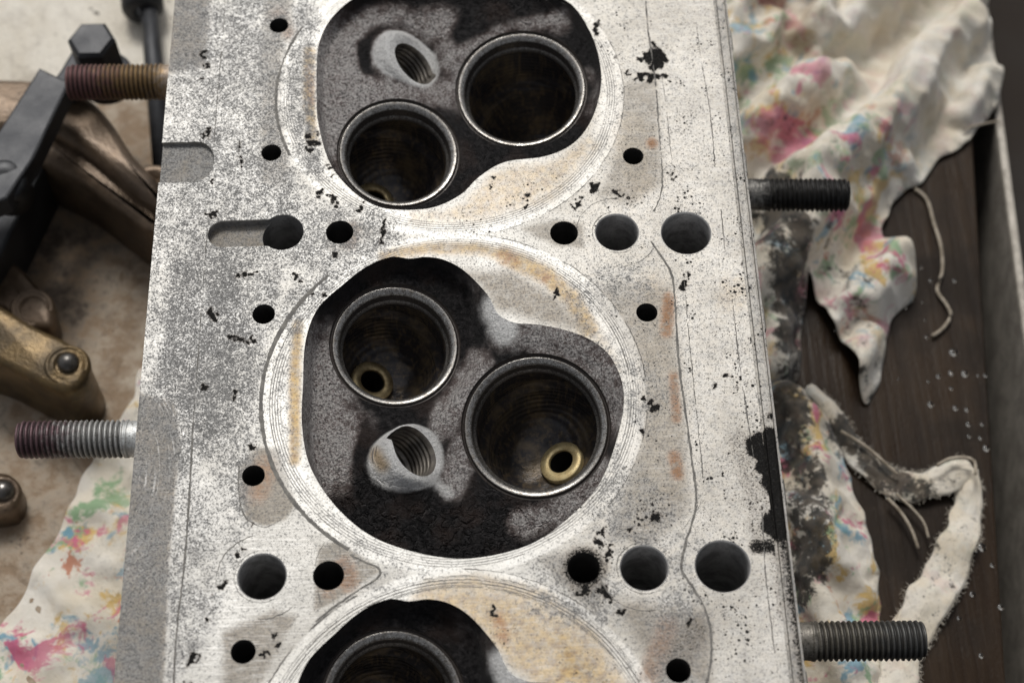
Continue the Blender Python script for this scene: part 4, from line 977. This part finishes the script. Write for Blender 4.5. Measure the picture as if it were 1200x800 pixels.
# black clamp with bolt
clamp = thing('clamp', 'black steel clamp bar with a hex bolt lying across the brown arms', 'clamp', (*P1(30, 170, ZT), ZT))
zC = ZT+44
v, f = pslab([(46, 79), (82, 96), (38, 188), (8, 232), (-60, 260), (-60, 180), (-5, 158)], zC, ZT+37, .8, 3, False); mk('clamp_bar', v, f, MIRON, clamp, smooth=False)
v, f = pslab([(70, 82), (95, 40), (112, 44), (128, 62), (118, 80), (80, 104), (60, 96)], zC-6, ZT+30.5, 1.0, 2, False); mk('bolt_arm', v, f, MIRON, clamp, smooth=False)
c = P1(116, 62, zC); v, f = lathe((c[0], c[1], zC-14), (0, 0, 1), [(7.6, 0), (7.6, 5), (7.0, 5.6), (3, 5.6)], 32, True, True); mk('washer', v, f, MIRON, clamp)
c = P1(111, 58, zC); hexr = [(6.7, -7), (6.7, 4.0), (5.6, 5.0), (2.0, 5.0)]
v, f = lathe((c[0], c[1], zC), (.0, -.05, 1), hexr, 6, True, True); mk('hex_bolt', v, f, MIRON, clamp, smooth=False)
v, f = pslab([(34, 180), (50, 196), (28, 242), (0, 300), (-40, 360), (-70, 350), (-30, 270), (5, 215)], ZT+22, None, 1.0, 3, False); mk('clamp_leg', v, f, MIRON, clamp, smooth=False)
c = P1(4, 205, ZT+40); v, f = lathe((c[0], c[1], ZT+30), (.1, -.3, 1), [(6, 0), (6, 13), (5, 14), (2.5, 14.2)], 24, True, True); mk('pivot_pin', v, f, MIRON, clamp)

# black rod reaching under the top left stud
rod = thing('push_rod', 'slim dark rod with a collar, passing beneath the upper left stud', 'rod', (*P1(178, 100, ZT+9), ZT+2))
pa, pb = P1(169, -60, ZT+9), P1(192, 215, ZT+9)
v, f = tube(np.array([(*pa, ZT+9), (*pb, ZT+9)]), 2.9, 20); mk('shaft', v, f, MIRON, rod)
pc = P1(167, 5, ZT+9); dx = np.array([*(pb-pa), 0]); v, f = lathe((*pc, ZT+9), dx, [(3, -7), (6.3, -6.6), (6.6, -5), (6.6, 1.5), (5.6, 3.2), (3, 3.4)], 28); mk('collar', v, f, MIRON, rod)

# gold coloured rockers
def rocker(px_body, boss_px, zt, label, mat, ball=True, r=6.2):
    b_ = P1(*boss_px, zt)
    o = thing('rocker_arm', label, 'rocker arm', (b_[0], b_[1], ZT))
    v, f = pslab(px_body, zt-1.0, None, 2.0); mk('arm', v, f, mat, o)
    v, f = lathe((b_[0], b_[1], zt-2), (.15, -.1, 1), [(r, -16), (r, 0), (r-.5, 1.2), (r-1.4, 1.4), (r-1.7, .8), (r-2.1, 1.5), (r-2.8, 1.3), (r-3.2, .6)], 32, True, True); mk('screw_boss', v, f, mat, o)
    if ball:
        v, f = lathe((b_[0]+.4, b_[1]+.3, zt-1.5), (.15, -.1, 1), [(2.9, -2), (2.9, 1.2), (2.5, 2.2), (1.8, 2.9), (.9, 3.3), (.2, 3.4)], 24, False, True); mk('adjuster_screw', v, f, MBALL, o)
    return o
rocker([(-60, 320), (0, 356), (40, 380), (78, 398), (102, 420), (98, 446), (78, 458), (50, 450), (0, 425), (-60, 395)], (77, 425), ZT+26, 'brass-coloured rocker arm with a round adjuster screw at its end', MGOLD)
rocker([(-80, 250), (-20, 285), (15, 305), (45, 335), (62, 362), (58, 382), (30, 380), (0, 362), (-80, 320)], (36, 358), ZT+14, 'dull brown rocker arm half hidden behind the brass-coloured one', MBROWN, False)
rocker([(-80, 530), (-20, 548), (10, 553), (22, 570), (18, 592), (-3, 602), (-80, 600)], (1, 575), ZT+12, 'dark rocker arm end showing at the left edge beside the grey stud', MBROWN, True, 5.0)
